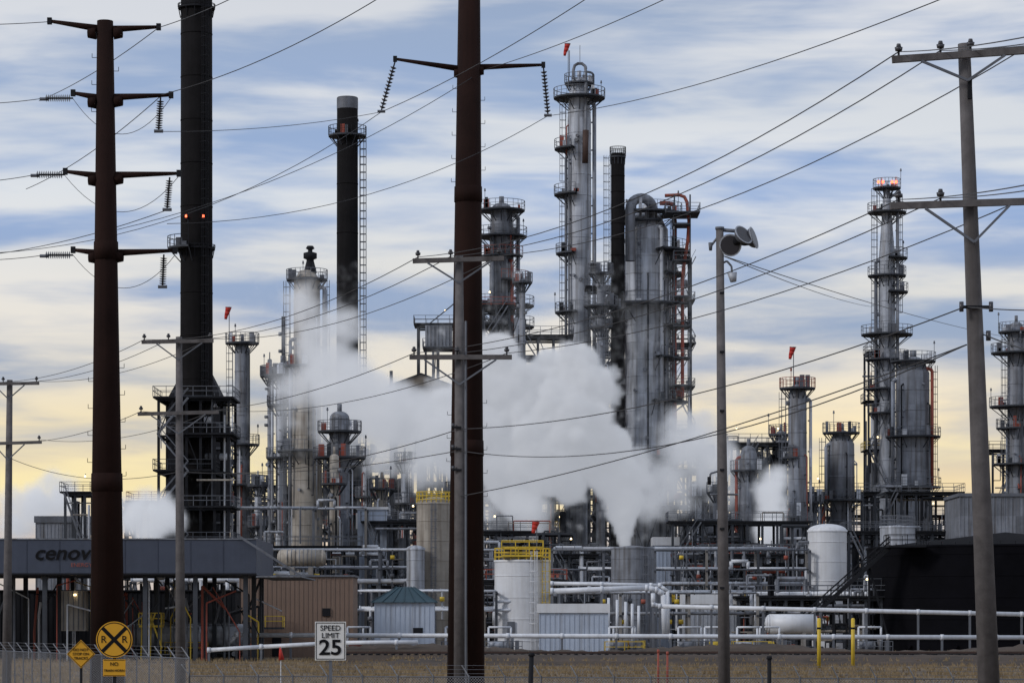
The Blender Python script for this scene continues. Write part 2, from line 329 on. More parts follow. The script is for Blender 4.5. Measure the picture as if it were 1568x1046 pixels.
# ---------------------------------------------------------------- process frameworks
def framework(name,d,u0,u1,v0,v1,dep,bays,levels,seed,sm=steel,fill=1.0,brace=True,dens=1.6):
    rnd=random.Random(seed)
    x0,x1=X(u0,d),X(u1,d);z1=Z(v0,d);z0=0
    o=MB(name,((x0+x1)/2,d,0))
    ys=(d,d+dep)
    xs=[x0+(x1-x0)*i/bays for i in range(bays+1)]
    zs=[z0+(z1-z0)*(k+1)/levels for k in range(levels)]
    for x in xs:
        for y in ys: o.box((x,y,(z0+z1)/2),(.3,.3,z1-z0),sm)
        for z in zs: o.box((x,(ys[0]+ys[1])/2,z-.15),(.2,dep-.32,.3),sm)
    for y in ys:
        for z in zs: o.box(((x0+x1)/2,y,z-.17),(x1-x0+.3,.24,.26),sm)
    zz=[z0]+zs
    for i in range(bays):
        for k in range(levels):
            if rnd.random()<.5:
                a=(xs[i],ys[0],zz[k]);b=(xs[i+1],ys[0],zz[k+1])
                if rnd.random()<.5:a,b=(xs[i+1],ys[0],zz[k]),(xs[i],ys[0],zz[k+1])
                o.beam(a,b,.12,sm)
    for z in zs:
        a=rnd.choice([0,0,.2]);b=rnd.choice([1,1,.7])
        o.rrect(x0+(x1-x0)*a-.6,x0+(x1-x0)*b+.6,ys[0]-.6,ys[1],z+.2,rnd.choice([galv,galv,steel,redst,yellow]) if rnd.random()<.5 else galv,dark)
    pal=[clad,clad2,clad2,clad2,pipew,galv,redst,beige,steel,dark,steel,dark]
    for k in range(levels):
        h=zz[k+1]-zz[k]
        for i in range(bays):
            w=xs[i+1]-xs[i];c=(xs[i]+xs[i+1])/2
            if rnd.random()>fill: continue
            t=rnd.random();m=rnd.choice(pal)
            if t<.3: o.hvessel((c,d+dep*rnd.uniform(.2,.6),zz[k]+h*.45),w*.6,min(w*.25,h*.28),m)
            elif t<.55:
                r=min(w*.22,1.3);xx=c+rnd.uniform(-.2,.2)*w;yy=d+dep*.4
                o.lathe(xx,yy,[(zz[k]+.3,r*.9),(zz[k]+h*.75,r)],m,16);o.dome(xx,yy,zz[k]+h*.75,r,r*.5,m,16)
            elif t<.75:
                for j in range(3): o.box((c+rnd.uniform(-.4,.4)*w,d+dep*rnd.uniform(.1,.8),zz[k]+.2+h*.2),(w*.2,1,h*.4),m)
    npipe=int((x1-x0)*dens*fill)+3
    for j in range(npipe):
        m=rnd.choice(pal);r=rnd.choice([.06,.07,.08,.1,.12,.15,.2,.26])
        x=rnd.uniform(x0,x1);y=d+rnd.uniform(-.5,dep);a=rnd.uniform(z0,z1);b=rnd.uniform(z0,z1+1.5)
        if abs(a-b)<2:b=a+2.5
        x2=min(x1,max(x0,x+rnd.uniform(-7,7)))
        o.path([(x,y,a),(x,y,b),(x2,y,b),(x2,y+rnd.uniform(0,1.5),b-rnd.uniform(1,4))],r,m,7)
    for j in range(int(npipe*.5)):
        m=rnd.choice(pal);r=rnd.choice([.08,.1,.15]);z=rnd.uniform(z0+1,z1);y=d+rnd.uniform(-.7,dep*.6)
        a=rnd.uniform(x0,x1);b=rnd.uniform(x0,x1);o.cyl((min(a,b)-1,y,z),(max(a,b)+1,y,z),r,None,m,7)
    if levels>1:
        for k in range(levels-1):
            xa=x0 if k%2 else x0+3.5;xb=x0+3.5 if k%2 else x0
            for yy in(d-.7,d-1.5):
                o.beam((xa,yy,zz[k+1]),(xb,yy,zz[k+2]),.14,galv);o.beam((xa,yy,zz[k+1]+1.1),(xb,yy,zz[k+2]+1.1),.06,galv)
    for j in range(3):
        if rnd.random()<.35: 
            q=Vector((rnd.uniform(x0,x1),d-.8,rnd.choice(zs)+1.9));o.cyl(q,q+Vector((0,0,.22)),.12,.08,lampw,8);o.cyl(q+Vector((0,0,.25)),q+Vector((0,.5,.4)),.05,None,steel,4)
    return o.build()
fw=[(392,335,460,745,880,8,6,4,1),(385,455,560,690,880,9,5,5,2),(400,545,640,715,880,8,5,4,3),(410,640,700,700,880,8,3,4,4),
 (405,740,800,470,880,8,3,9,5),(400,800,872,515,880,7,3,8,6),(398,903,940,440,880,6,2,11,7),(396,940,1035,705,880,10,4,4,8),
 (390,1030,1120,720,880,8,4,4,9),(380,1120,1212,680,880,8,5,5,10),(395,1236,1340,755,880,9,5,3,11),(400,1335,1470,755,880,9,6,3,12),
 (380,735,870,765,880,7,6,3,13),(430,1330,1350,540,760,5,1,6,14),(350,560,640,800,880,5,4,2,15),(350,1040,1240,850,900,5,8,2,16),
 (345,100,145,755,830,6,3,2,17),(345,185,270,770,830,6,4,2,18),(420,1520,1600,690,850,6,3,3,19),(440,1030,1058,395,720,6,1,9,20),
 (410,640,700,498,540,5,2,1,21),(352,850,935,850,900,6,4,2,22)]
for f in fw: framework('process_structure',*f,fill=.95,dens=2.1)
for f in((455,330,560,770,880,8,9,4,41),(455,560,760,775,880,8,8,4,42),(455,760,1000,760,880,8,9,4,43),(455,1000,1240,775,880,8,9,4,44),(455,1240,1600,790,880,8,12,3,45)):
    framework('process_structure',*f,sm=dark,fill=1)
for f in((360,640,880,815,0,5,10,2,51),(358,1030,1236,800,0,5,9,3,52),(362,1300,1470,815,0,5,8,2,53),(340,400,545,838,0,4,7,2,54),(318,700,860,890,0,3,8,1,55),(308,1130,1350,915,0,3,9,1,56)):
    framework('process_structure',*f,fill=1,dens=2.4)
framework('fired_heater_structure',325,243,350,610,830,8,5,7,31,dark,fill=.5)
o=MB('fired_heater',(X(300,345),345,0))
o.box((X(297,345),349,Z(720,345)),(6.5,7,18),dark);
o.cyl((X(297,345),349,Z(608,345)),(X(297,345),349,Z(560,345)),4.6,2.0,dark,4)
for k in range(5): o.box((X(297,345),345.4,Z(800-k*38,345)),(6.8,.25,.25),steel)
o.build()
o=MB('compressor_house',(X(672,405),405,0))
o.box((X(672,405),405,Z(516,405)),(3.8,3,3),clad2)
for i in range(7): o.box((X(655,405)+i*.52,403.45,Z(516,405)),(.06,.08,2.8),steel)
o.rrect(X(648,405),X(700,405),402,408,Z(534,405))
for u in(652,694): o.box((X(u,405),405,Z(534,405)/2),(.3,.3,Z(534,405)-.3),steel)
o.beam(P(655,498,403),P(692,468,403),.15);o.beam(P(692,468,403),P(720,440,403),.15);o.beam(P(655,498,403),P(695,498,403),.12)
o.build()
d=395;o=MB('gabled_process_building',(X(645,d),d,0))
xa,xb,xm=X(600,d),X(690,d),X(645,d);zt=Z(592,d);zr=Z(574,d);zl=Z(660,d)
o.box((xm,d+5,(zt+zl)/2),(xb-xa,10,zt-zl),ochre)
b=len(o.v);o.v+=[Vector((xa-.5,d-.6,zt)),Vector((xb+.5,d-.6,zt)),Vector((xm,d-.6,zr)),Vector((xa-.5,d+10.6,zt)),Vector((xb+.5,d+10.6,zt)),Vector((xm,d+10.6,zr))]
for q in((0,1,2),(3,5,4),(0,2,5,3),(1,4,5,2),(0,3,4,1)): o.face(tuple(b+i for i in q),ochre)
o.beam((xa-.6,d-.7,zt),(xm,d-.7,zr+.1),.2,dark);o.beam((xb+.6,d-.7,zt),(xm,d-.7,zr+.1),.2,dark)
for i in range(4): o.box((xa+1.3+i*2,d-.03,zt-2.2),(.9,.1,1.1),dark)
for i in range(10): o.box((xa+i*.85+.2,d-.03,zt-4.5),(.07,.06,2.5),steel)
for x in(xa+.2,xm,xb-.2):
    for y in(d+.2,d+9.8): o.box((x,y,zl/2),(.35,.35,zl),steel)
for k in range(5):
    z=zl*(k+.5)/5;o.box((xm,d+.2,z),(xb-xa,.2,.3),steel);o.beam((xa,d,z),(xm,d,z+zl/5),.14);o.beam((xb,d,z),(xm,d,z+zl/5),.14)
o.build()
column('vent_pipe',393,599,[(568,2.5),(640,2.5)],steel,head=None,seam=0)

# ---------------------------------------------------------------- pipe racks
def rack(name,d,u0,u1,lv,seed,sp=6,dep=4,pm=None):
    rnd=random.Random(seed);x0,x1=X(u0,d),X(u1,d);o=MB(name,((x0+x1)/2,d,0))
    ztop=Z(min(v for v,_ in lv),d)
    n=int((x1-x0)/sp)
    for i in range(n+1):
        x=x0+(x1-x0)*i/n
        for y in(d,d+dep): o.box((x,y,ztop/2),(.28,.28,ztop),rnd.choice([galv,steel,concrete]))
        for v,_ in lv: o.box((x,d+dep/2,Z(v,d)-.18),(.22,dep+.6,.2),steel)
    for v,k in lv:
        for j in range(k):
            r=rnd.choice([.1,.12,.16,.22,.28]);m=pm or rnd.choice([pipew,pipew,clad,clad2,galv])
            y=d+dep*(j+.3)/k;a=rnd.uniform(x0,x0+(x1-x0)*.15) if j else x0;b=rnd.uniform(x1-(x1-x0)*.15,x1) if j else x1
            z=Z(v,d)+r-.08
            xm=rnd.uniform(a,b)
            o.path([(a,y,z),(xm,y,z),(xm,y,z+.9),(xm+2,y,z+.9),(xm+2,y,z),(b,y,z)] if rnd.random()<.35 else [(a,y,z),(b,y,z)],r,m,8)
            if rnd.random()<.6: o.path([(b,y,z),(b,y,z-rnd.uniform(1.5,4))],r,m,8)
            q=a
            while q<b:
                o.cyl((q,y,z),(q+.12,y,z),r+.07,None,m,8);q+=rnd.uniform(4,9)
            for t in range(int((b-a)/6)):
                q=rnd.uniform(a,b);o.path([(q,y-.1,z),(q,y-.1,max(.2,z-rnd.uniform(1,5)))],r*.7,rnd.choice([m,galv,clad2]),7)
                if rnd.random()<.4: o.cyl((q-.25,y-.35,z-.9),(q+.25,y-.35,z-.9),.25,None,rnd.choice((redst,yellow,galv)),10)
    return o.build()
rack('pipe_rack',335,392,770,[(842,4),(870,4),(892,3)],1)
rack('pipe_rack',335,845,1240,[(842,3),(872,4),(895,4)],2)
rack('pipe_rack',320,1240,1600,[(912,3),(935,3)],3)
rack('pipe_rack',300,545,760,[(905,3),(935,3)],4)
rack('pipe_rack',300,845,1160,[(908,4),(940,3)],5)
rack('pipe_rack',345,240,560,[(778,3),(850,3)],6)
rack('pipe_rack',310,200,370,[(890,3),(925,3)],7)
def lpipe(name,pts,r,sp=5,m=pipew):
    o=MB(name,(pts[0][0],pts[0][1],0));o.path(pts,r,m,10)
    for a,b in zip(pts[:-1],pts[1:]):
        a=Vector(a);b=Vector(b);L=(b-a).length
        if abs(b.z-a.z)>abs(b.x-a.x):continue
        for i in range(int(L/sp)+1):
            q=a.lerp(b,min(1,i*sp/L));o.box((q.x,q.y,(q.z-r)/2),(.2,.2,max(.05,q.z-r)),galv);o.cyl(q+Vector((-.15,0,0)),q+Vector((.15,0,0)),r+.06,None,m,10)
    return o.build()
lpipe('white_pipeline',[P(1000,908,275),P(1000,925,275),P(1010,928,275),P(1640,942,275)],.22)
lpipe('white_pipeline',[P(350,985,262),P(362,972,262),P(1640,976,262)],.22)
lpipe('white_pipeline',[P(320,995,250),P(400,990,250),P(520,984,250),P(640,983,250)],.2)
lpipe('white_pipeline',[P(845,905,285),P(990,900,285),P(1005,903,285),P(1016,910,285),P(1018,975,285)],.3)
lpipe('white_pipeline',[P(845,893,287),P(1010,896,287),P(1022,905,287),P(1023,975,287)],.2)
for i,u in enumerate((932,945,958,968,978)): lpipe('valve_riser',[P(u,915+i*3,284),P(u,975,284)],.15)
# ---------------------------------------------------------------- tanks
def tank(name,d,x,hw,vt,m,roof='cone',rail=None,stair=False,n=40):
    s=d/F;r=hw*s;dc=d+r;cx=X(x,d);z=Z(vt,d);o=MB(name,(cx,dc,0))
    o.lathe(cx,dc,[(0,r),(z,r)],m,n,False)
    q=1.5
    while q<z-.3: o.lathe(cx,dc,[(q,r),(q,r+.03),(q+.08,r+.03),(q+.08,r)],m,n,False);q+=2.3
    o.lathe(cx,dc,[(z-.1,r+.08),(z+.1,r+.08),(z+.1,r)],m,n,False)
    if roof=='dome': o.dome(cx,dc,z+.05,r,r*.35,m,n)
    else: o.lathe(cx,dc,[(z+.05,r),(z+r*.12,.1)],m,n)
    if rail: 
        nn=22
        for h in(.45,.9,1.35):
            for i in range(nn):
                a=2*math.pi*i/nn;b=2*math.pi*(i+1)/nn
                o.cyl((cx+math.cos(a)*r,dc+math.sin(a)*r,z+h),(cx+math.cos(b)*r,dc+math.sin(b)*r,z+h),.06,None,rail,4,False)
        for i in range(nn):
            a=2*math.pi*i/nn;o.cyl((cx+math.cos(a)*r,dc+math.sin(a)*r,z),(cx+math.cos(a)*r,dc+math.sin(a)*r,z+1.35),.06,None,rail,4,False)
    for i in range(4):
        t=math.radians(random.uniform(215,325));o.cyl((cx+math.cos(t)*r*.95,dc+math.sin(t)*r*.95,1),(cx+math.cos(t)*(r+.3),dc+math.sin(t)*(r+.3),1),.25,None,m,10)
    return o,cx,dc,r,z
o,cx,dc,r,z=tank('white_storage_tank',300,800,43,858,white,'cone',yellow)
o.rrect(cx-2.2,cx+2.2,dc-r-.2,dc+1.5,z+.6,yellow,yellow,1.5,.06);o.ladder(cx,dc,-45,r,.3,z+1,yellow);o.ladder(cx,dc,-70,r,.3,z+1,white)
o.box((cx-1.2,dc-r-.02,3),(.8,.1,1.2),galv);o.build()
o,cx,dc,r,z=tank('storage_tank',330,664,27,770,beige,'dome',yellow);o.ladder(cx,dc,-90,r,.3,z,galv);o.build()
o,cx,dc,r,z=tank('storage_tank',328,636,14,840,clad,'dome');o.build()
o,cx,dc,r,z=tank('white_storage_tank',335,1270,30,812,white,'dome');
for k in range(5): o.cyl((cx-r+k*r*.5,dc-r*.75,0),(cx-r+k*r*.5,dc-r*.75,z*.55),.07,None,galv,6)
o.build()
o,cx,dc,r,z=tank('storage_tank',320,970,33,838,clad2,'cone');o.ladder(cx,dc,-60,r,.3,z);o.build()
o,cx,dc,r,z=tank('storage_tank',345,1378,27,806,clad,'cone',galv);o.build()
o,cx,dc,r,z=tank('black_storage_tank',298,1578,222,834,black,'cone',n=72)
for i in range(30):
    t=math.radians(180+i*6);o.cyl((cx+math.cos(t)*(r-.1),dc+math.sin(t)*(r-.1),z),(cx+math.cos(t)*(r-.1),dc+math.sin(t)*(r-.1),z+.4),.05,None,dark,4)
a=P(1205,978,303);b=P(1362,838,303)
for yy in(-.5,.5):
    o.beam(a+Vector((0,yy,0)),b+Vector((0,yy,0)),.36,dark)
    for h in(.6,1.15): o.beam(a+Vector((0,yy,h)),b+Vector((0,yy,h)),.09,dark)
    for i in range(15): q=a.lerp(b,i/14)+Vector((0,yy,0));o.beam(q,q+Vector((0,0,1.15)),.07,dark)
for i in range(44): q=a.lerp(b,i/43);o.box(q+Vector((0,0,.2)),(.3,1,.05),dark)
q=a.lerp(b,.45);o.beam((q.x,q.y,0),q,.2,dark);q=a.lerp(b,.8);o.beam((q.x,q.y,0),q,.2,dark);o.beam((q.x+2.5,q.y,0),q,.2,dark)
o.rrect(X(1355,303),X(1412,303),300,304,Z(836,303),dark,dark);o.build()
o=MB('horizontal_pressure_vessel',(X(462,320),320,0));o.hvessel(P(462,854,320),4.6,.95,beige);
for u in(448,476): o.box((X(u,320),320,Z(868,320)/2),(.5,1.4,Z(868,320)),concrete)
for k in range(8): c=P(440+k*6.2,854,320);o.cyl(c,c+Vector((.08,0,0)),.99,None,clad2,20)
o.build()
o=MB('horizontal_pressure_vessel',(X(1210,290),290,0));o.hvessel(P(1212,955,290),4.5,1.0,white);
for u in(1195,1230): o.box((X(u,290),290,Z(965,290)/2),(.4,1.2,Z(965,290)),concrete)
o.build()

# ---------------------------------------------------------------- buildings
def shed(name,d,u0,u1,veave,vridge,wall,roof,dep=5,gable=True,ribs=True,doors=()):
    x0,x1=X(u0,d),X(u1,d);ze=Z(veave,d);zr=Z(vridge,d);o=MB(name,((x0+x1)/2,d,0));xm=(x0+x1)/2
    o.box((xm,d+dep/2,ze/2),(x1-x0,dep,ze),wall)
    if ribs:
        n=int((x1-x0)/.45)
        for i in range(n+1): o.box((x0+(x1-x0)*i/n,d-.025,ze/2),(.09,.06,ze-.1),wall)
    e=.35
    if gable:
        b=len(o.v);o.v+=[Vector((x0-e,d-e,ze)),Vector((x1+e,d-e,ze)),Vector((x1+e,d+dep+e,ze)),Vector((x0-e,d+dep+e,ze)),Vector((xm-.8,d+dep/2,zr)),Vector((xm+.8,d+dep/2,zr))]
        for q in((0,1,5,4),(1,2,5),(2,3,4,5),(3,0,4),(0,3,2,1)): o.face(tuple(b+i for i in q),roof)
        for i in range(7): 
            t=i/6;p=Vector((x0-e,d-e,ze)).lerp(Vector((x1+e,d-e,ze)),t);q=Vector((xm-.8,d+dep/2,zr)).lerp(Vector((xm+.8,d+dep/2,zr)),t);o.beam(p+Vector((0,0,.05)),q+Vector((0,0,.05)),.05,roof)
    else: o.box((xm,d+dep/2,ze+(zr-ze)/2),(x1-x0+.4,dep+.4,zr-ze),roof)
    for u,w,h,m in doors: o.box((X(u,d),d-.06,h/2+.1),(w,.1,h),m)
    return o
o=shed('blue_shed',268,574,664,922,898,paleb,teal,doors=((590,.9,2.0,white),));o.box((X(640,268),267.95,2.6),(.9,.12,.7),dark);o.build()
o=shed('tan_metal_building',285,367,540,883,880,tan,galv,9,False,doors=((424,.9,2.1,dark),));
o.rrect(X(378,285),X(436,285),282.5,284.4,Z(960,285),yellow,steel,1.1,.05);o.box((X(500,285),284.9,4.5),(.8,.1,.8),dark);o.build()
o=shed('low_blue_shed',275,826,931,938,924,paleb,white,4,False);o.box((X(878,275),274.9,Z(930,275)),(6.9,.1,.25),dark);o.build()
o=shed('grey_warehouse',350,1470,1640,760,755,clad2,galv,12,False);o.build()
o=shed('equipment_shelter',310,1048,1130,925,908,clad,white,5,False);o.build()
o=shed('equipment_shelter',360,55,140,800,790,clad2,galv,5,False);o.build()
o=shed('control_building',360,1002,1038,835,822,paleb,white,5,False);o.build()
o=shed('control_building',352,548,592,780,776,paleb,white,5,False);o.build()
def skid(u,d,k):
    rnd=random.Random(k);x=X(u,d);o=MB('pump_skid',(x,d,0))
    o.box((x,d,.35),(3.2,1.8,.3),steel);o.hvessel((x-.5,d,1.2),1.4,.45,rnd.choice([clad,clad2,yellow,redst]))
    o.cyl((x+.8,d,.5),(x+.8,d,2.2),.28,None,clad2,12);o.path([(x+.8,d-.3,1.8),(x+.8,d-.7,1.8),(x+.8,d-.7,3),(x-1.4,d-.7,3),(x-1.4,d-.7,.3)],.1,pipew,8)
    o.box((x+1.4,d-.5,1.1),(.4,.3,1.2),galv);o.rrect(x-1.8,x+1.9,d-1.2,d+1,.52,yellow if k%3==0 else galv,steel,1.1,.04);o.build()
for k,(u,d) in enumerate(((555,275),(705,272),(770,280),(955,272),(1060,278),(1100,282),(1150,276),(1180,285),(1335,280),(285,262),(340,270),(545,300),(960,290))): skid(u,d,k)

# loading canopy with company fascia
d=250;x0,x1=X(-260,d),X(392,d);zt,zb=Z(824,d),Z(880,d)
o=MB('truck_loading_canopy',((x0+x1)/2,d,0))
o.box(((x0+x1)/2,d+9,(zt+zb)/2),(x1-x0,18,zt-zb),slate)
o.box(((x0+x1)/2,d-.03,zt-.06),(x1-x0+.1,.12,.10),clad2);o.box(((x0+x1)/2,d-.03,zb+.08),(x1-x0+.1,.12,.14),dark)
for i in range(14): o.box((x0+(x1-x0)*i/13,d-.01,(zt+zb)/2),(.04,.06,zt-zb-.4),slate)
for i in range(9):
    x=x0+1+(x1-x0-2)*i/8
    for y in(d+1,d+9,d+17): o.box((x,y,zb/2),(.4,.4,zb),steel)
for i in range(60):
    x=random.uniform(X(0,d),x1);y=d+random.uniform(2,14)
    o.path([(x,y,0),(x,y,random.uniform(2,zb)),(x+random.uniform(-3,3),y,random.uniform(3,zb))],random.choice([.06,.08,.12]),random.choice([clad2,steel,galv,redst,yellow,dark,pipew]),6)
o.beam((x1-1.5,d-.5,zt+.2),(x1+4,d-.5,zb-.1),.2,galv);o.box((x1+2,d+9,zb-.15),(4,18,.12),clad2)
for k in range(3): o.cyl((X(60+k*90,d),d+3,zb-.4),(X(60+k*90,d),d+3,zb-.15),.3,.4,clad,10)
can=o.build()
text(can,'cenovus',(X(110,d),d-.1,Z(847,d)),1.8,signk,shear=.25,bold=.03,sx=1.12);text(can,'ENERGY',(X(125,d),d-.1,Z(865,d)),.5,redst,name='sublettering')
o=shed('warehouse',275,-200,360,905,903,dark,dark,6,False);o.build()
def tanker(u,d):
    x=X(u,d);o=MB('tank_trailer',(x,d,0))
    o.hvessel((x,d,2.2),6,1.1,clad);o.box((x,d,1.05),(6.4,1.6,.25),dark);o.box((x,d-.3,3.38),(5,.5,.12),galv)
    for k in(-2.4,-1.3,2.2):
        for yy in(-1,1): o.cyl((x+k,d+yy*1.05-.15,.52),(x+k,d+yy*1.05+.15,.52),.52,None,dark,16);o.cyl((x+k,d+yy*1.22-.02,.52),(x+k,d+yy*1.22+.02,.52),.25,None,clad,10)
    o.box((x+3.5,d,1.2),(.2,2.2,.5),redst);o.build()
tanker(250,262);tanker(325,268)
o=MB('equipment_cabinet',(X(112,255),255,0))
o.box(P(112,935,255)+Vector((0,1,0)),(2.2,1.6,3.6),beige);
for k in range(5): o.box((X(112,255)-.9+k*.45,255.15,Z(935,255)),(.06,.1,3.4),galv)
o.box((X(112,255),255.9,.8),(2.6,2,.5),galv);o.cyl(P(115,912,255.0),P(115,909,255.0),.12,.12,lampw,8);o.build()
o=MB('yellow_access_platform',(X(232,258),258,0))
o.rrect(X(216,258),X(250,258),256.5,258.5,Z(957,258),yellow,yellow,1.1,.06)
for u in(218,232,248): o.beam((X(u,258),257,0),P(u,940,257),.12,yellow)
o.beam(P(218,992,256.4),P(238,938,256.4),.14,yellow);o.beam(P(248,992,256.4),P(228,938,256.4),.14,yellow);o.build()
for u in(1254,1306):
    o=MB('yellow_marker_post',(X(u,210),210,0));o.cyl((X(u,210),210,0),P(u,948,210),.14,None,yellow,12);o.dome(X(u,210),210,Z(948,210),.14,.1,yellow,12)
    o.cyl((X(u,210),210,Z(960,210)),(X(u,210),210,Z(963,210)),.15,None,signk,12);o.build()
o=MB('survey_stake_flag',(X(430,150),150,0));o.cyl((X(430,150),150,0),P(430,990,150),.03,None,white,6)
o.cyl(P(431,1010,150),P(429,990,150),.16,.03,red,8);o.build()
def windsock(u,v,d,vb):
    o=MB('windsock',(X(u,d),d,Z(vb,d)));o.cyl(P(u+2,vb,d),P(u+2,v-9,d),.06,None,galv,6)
    a=P(u+1,v-8,d);s=d/F
    pts=[a,a+Vector((-1.5*s,0,-6*s)),a+Vector((-3.5*s,0,-12*s)),a+Vector((-4.5*s,0,-18*s))]
    for k,(p,q) in enumerate(zip(pts[:-1],pts[1:])): o.cyl(p,q,.42-.08*k,.42-.08*(k+1),red,10)
    o.cyl(a+Vector((0,0,-.03)),a+Vector((0,0,.03)),.46,None,galv,10);o.build()
windsock(868,76,408,140);windsock(349,479,388,520);windsock(1213,540,368,592);windsock(820,806,302,860)

# ---------------------------------------------------------------- utility poles
def insul(o,p,h=.22,m=porc):
    p=Vector(p);o.cyl(p,p+Vector((0,0,h*.4)),.025,None,dark,6);o.cyl(p+Vector((0,0,h*.4)),p+Vector((0,0,h*.7)),.07,.085,m,10);o.cyl(p+Vector((0,0,h*.7)),p+Vector((0,0,h)),.055,.04,m,10)
def pole(name,d,ut,vt,ub,rt,rb,arms,wm=wood,extra=None):
    a=Vector((X(ub,d),d,-.2));b=P(ut,vt,d);o=MB(name,(a.x,d,0))
    o.cyl(a,b,rb,rt,wm,18)
    ax=lambda v:a.lerp(b,(Z(v,d)-a.z)/(b.z-a.z))
    for (uL,vL,uR,vR,vbr,bl,br,ins) in arms:
        p=P(uL,vL,d-.25);q=P(uR,vR,d-.25);h=.11
        c=(p+q)/2;L=(q-p).length
        bx=len(o.v);ang=math.atan2(q.z-p.z,q.x-p.x)
        e=Vector((math.cos(ang),0,math.sin(ang)));n=Vector((-math.sin(ang),0,math.cos(ang)))
        for i in(-.5,.5):
            for j in(-.5,.5):
                for k in(-.5,.5): o.v.append(c+e*(i*L)+Vector((0,j*.11,0))+n*(k*h*1.25))
        for f in((0,1,3,2),(4,6,7,5),(0,4,5,1),(2,3,7,6),(0,2,6,4),(1,5,7,3)): o.face(tuple(bx+i for i in f),wm)
        if vbr:
            m0=ax(vbr)+Vector((0,-.3,0))
            for u in(bl,br):
                t=(u-uL)/(uR-uL);w=p.lerp(q,t)+Vector((0,-.07,-.08));o.beam(m0,w,.05,galv)
        for u in ins:
            t=(u-uL)/(uR-uL);insul(o,p.lerp(q,t)+Vector((0,0,.07)),.24)
    if extra: extra(o,ax)
    return o.build()
def ex_right(o,ax):
    q=ax(472);o.beam(q+Vector((-.25,-.2,0)),q+Vector((.3,-.2,0)),.06,dark)
    for k in(-.3,.3): o.cyl(q+Vector((k,-.25,-.1)),q+Vector((k,-.25,.1)),.045,None,porc,8)
    q=ax(515);o.cyl(q+Vector((.25,-.1,-.1)),q+Vector((.25,-.1,.1)),.05,None,porc,8)
    q=ax(140);o.box(q+Vector((.05,-.2,0)),(.08,.1,.4),dark)
pole('utility_pole',58,1476,68,1520,.125,.235,[(1366,92,1600,76,128,1410,1538,(1376,1440,1486,1580)),(1363,316,1600,308,374,1416,1545,(1376,1440,1580))],extra=ex_right)
def ex_mid(o,ax):
    for v in(655,688,720): q=ax(v);o.cyl(q+Vector((-.2,-.18,0)),q+Vector((-.2,-.18,.12)),.05,None,porc,8);o.box(q+Vector((-.1,-.18,0)),(.3,.06,.06),dark)
    q=ax(800);o.cyl(q+Vector((.17,-.15,-5)),q+Vector((.17,-.15,6)),.04,None,galv,6)
pole('utility_pole',85,703,392,706,.12,.225,[(632,400,772,396,435,655,752,(640,690,764)),(627,547,784,547,590,650,760,(634,700,776))],extra=ex_mid)
pole('utility_pole',110,274,516,277,.12,.21,[(217,524,327,522,552,240,310,(221,258,322)),(211,634,335,631,665,232,315,(216,330))])
pole('utility_pole',130,15,582,10,.13,.22,[(-35,588,60,587,612,-8,38,(-30,5,56)),(-35,680,64,677,705,-8,38,(-28,60))])

def string(o,a,b,n=12,r=.13):
    a=Vector(a);b=Vector(b);o.cyl(a,b,.03,None,dark,5)
    for i in range(n):
        t=.12+.8*i/(n-1);p=a.lerp(b,t);q=a.lerp(b,t+.028);o.cyl(p,q,r,r*.5,porc,10)
    q=b;o.cyl(q+Vector((-.15,0,-.03)),q+Vector((.15,0,-.03)),.06,None,galv,6)
def tpole(name,d,ut,vt,ub,rt,rb,arms,strings):
    a=Vector((X(ub,d),d,-.2));b=P(ut,vt,d);o=MB(name,(a.x,d,0));o.cyl(a,b,rb,rt,corten,12)
    ax=lambda v:a.lerp(b,(Z(v,d)-a.z)/(b.z-a.z))
    for f in(.33,.66): p=a.lerp(b,f);r=rb+(rt-rb)*f;o.cyl(p,p+Vector((0,0,.6)),r+.03,r+.02,corten,12)
    for (v,ue,ve) in arms:
        p=ax(v);q=P(ue,ve,d);o.cyl(p,q,.13,.055,corten,8);sg=1 if q.x>p.x else -1
        o.cyl(p+Vector((sg*.3,0,-.12)),p+Vector((sg*.58,0,-.12)),.22,.16,corten,8)
        o.box(q,(.15,.12,.22),dark)
    z=4;k=0
    while z<b.z-1:
        t=(z-a.z)/(b.z-a.z);p=a.lerp(b,t);r=rb+(rt-rb)*t;sg=1 if k%2 else -1
        if (k//9)%3==1: o.path([p+Vector((sg*r*.95,0,0)),p+Vector((sg*(r+.15),0,0)),p+Vector((sg*(r+.15),0,.14))],.012,dark,4)
        z+=.45;k+=1
    for (x0,y0,x1,y1) in strings: string(o,P(x0,y0,d),P(x1,y1,d))
    return o.build()
tpole('transmission_pole',110,719,-90,713,.40,.74,[(108,605,91),(104,832,100),(-60,610,-80),(-60,830,-80)],[(605,95,584,170),(832,102,839,176)])
tpole('transmission_pole',95,161,33,165,.27,.62,[(46,76,33),(46,243,42),(152,112,143),(150,262,146),(271,100,263),(269,274,266),(389,112,383),(388,268,384)],
 [(112,151,68,151),(100,268,54,268),(112,391,68,391),(246,150,243,200),(260,272,256,320),(251,390,249,438)])

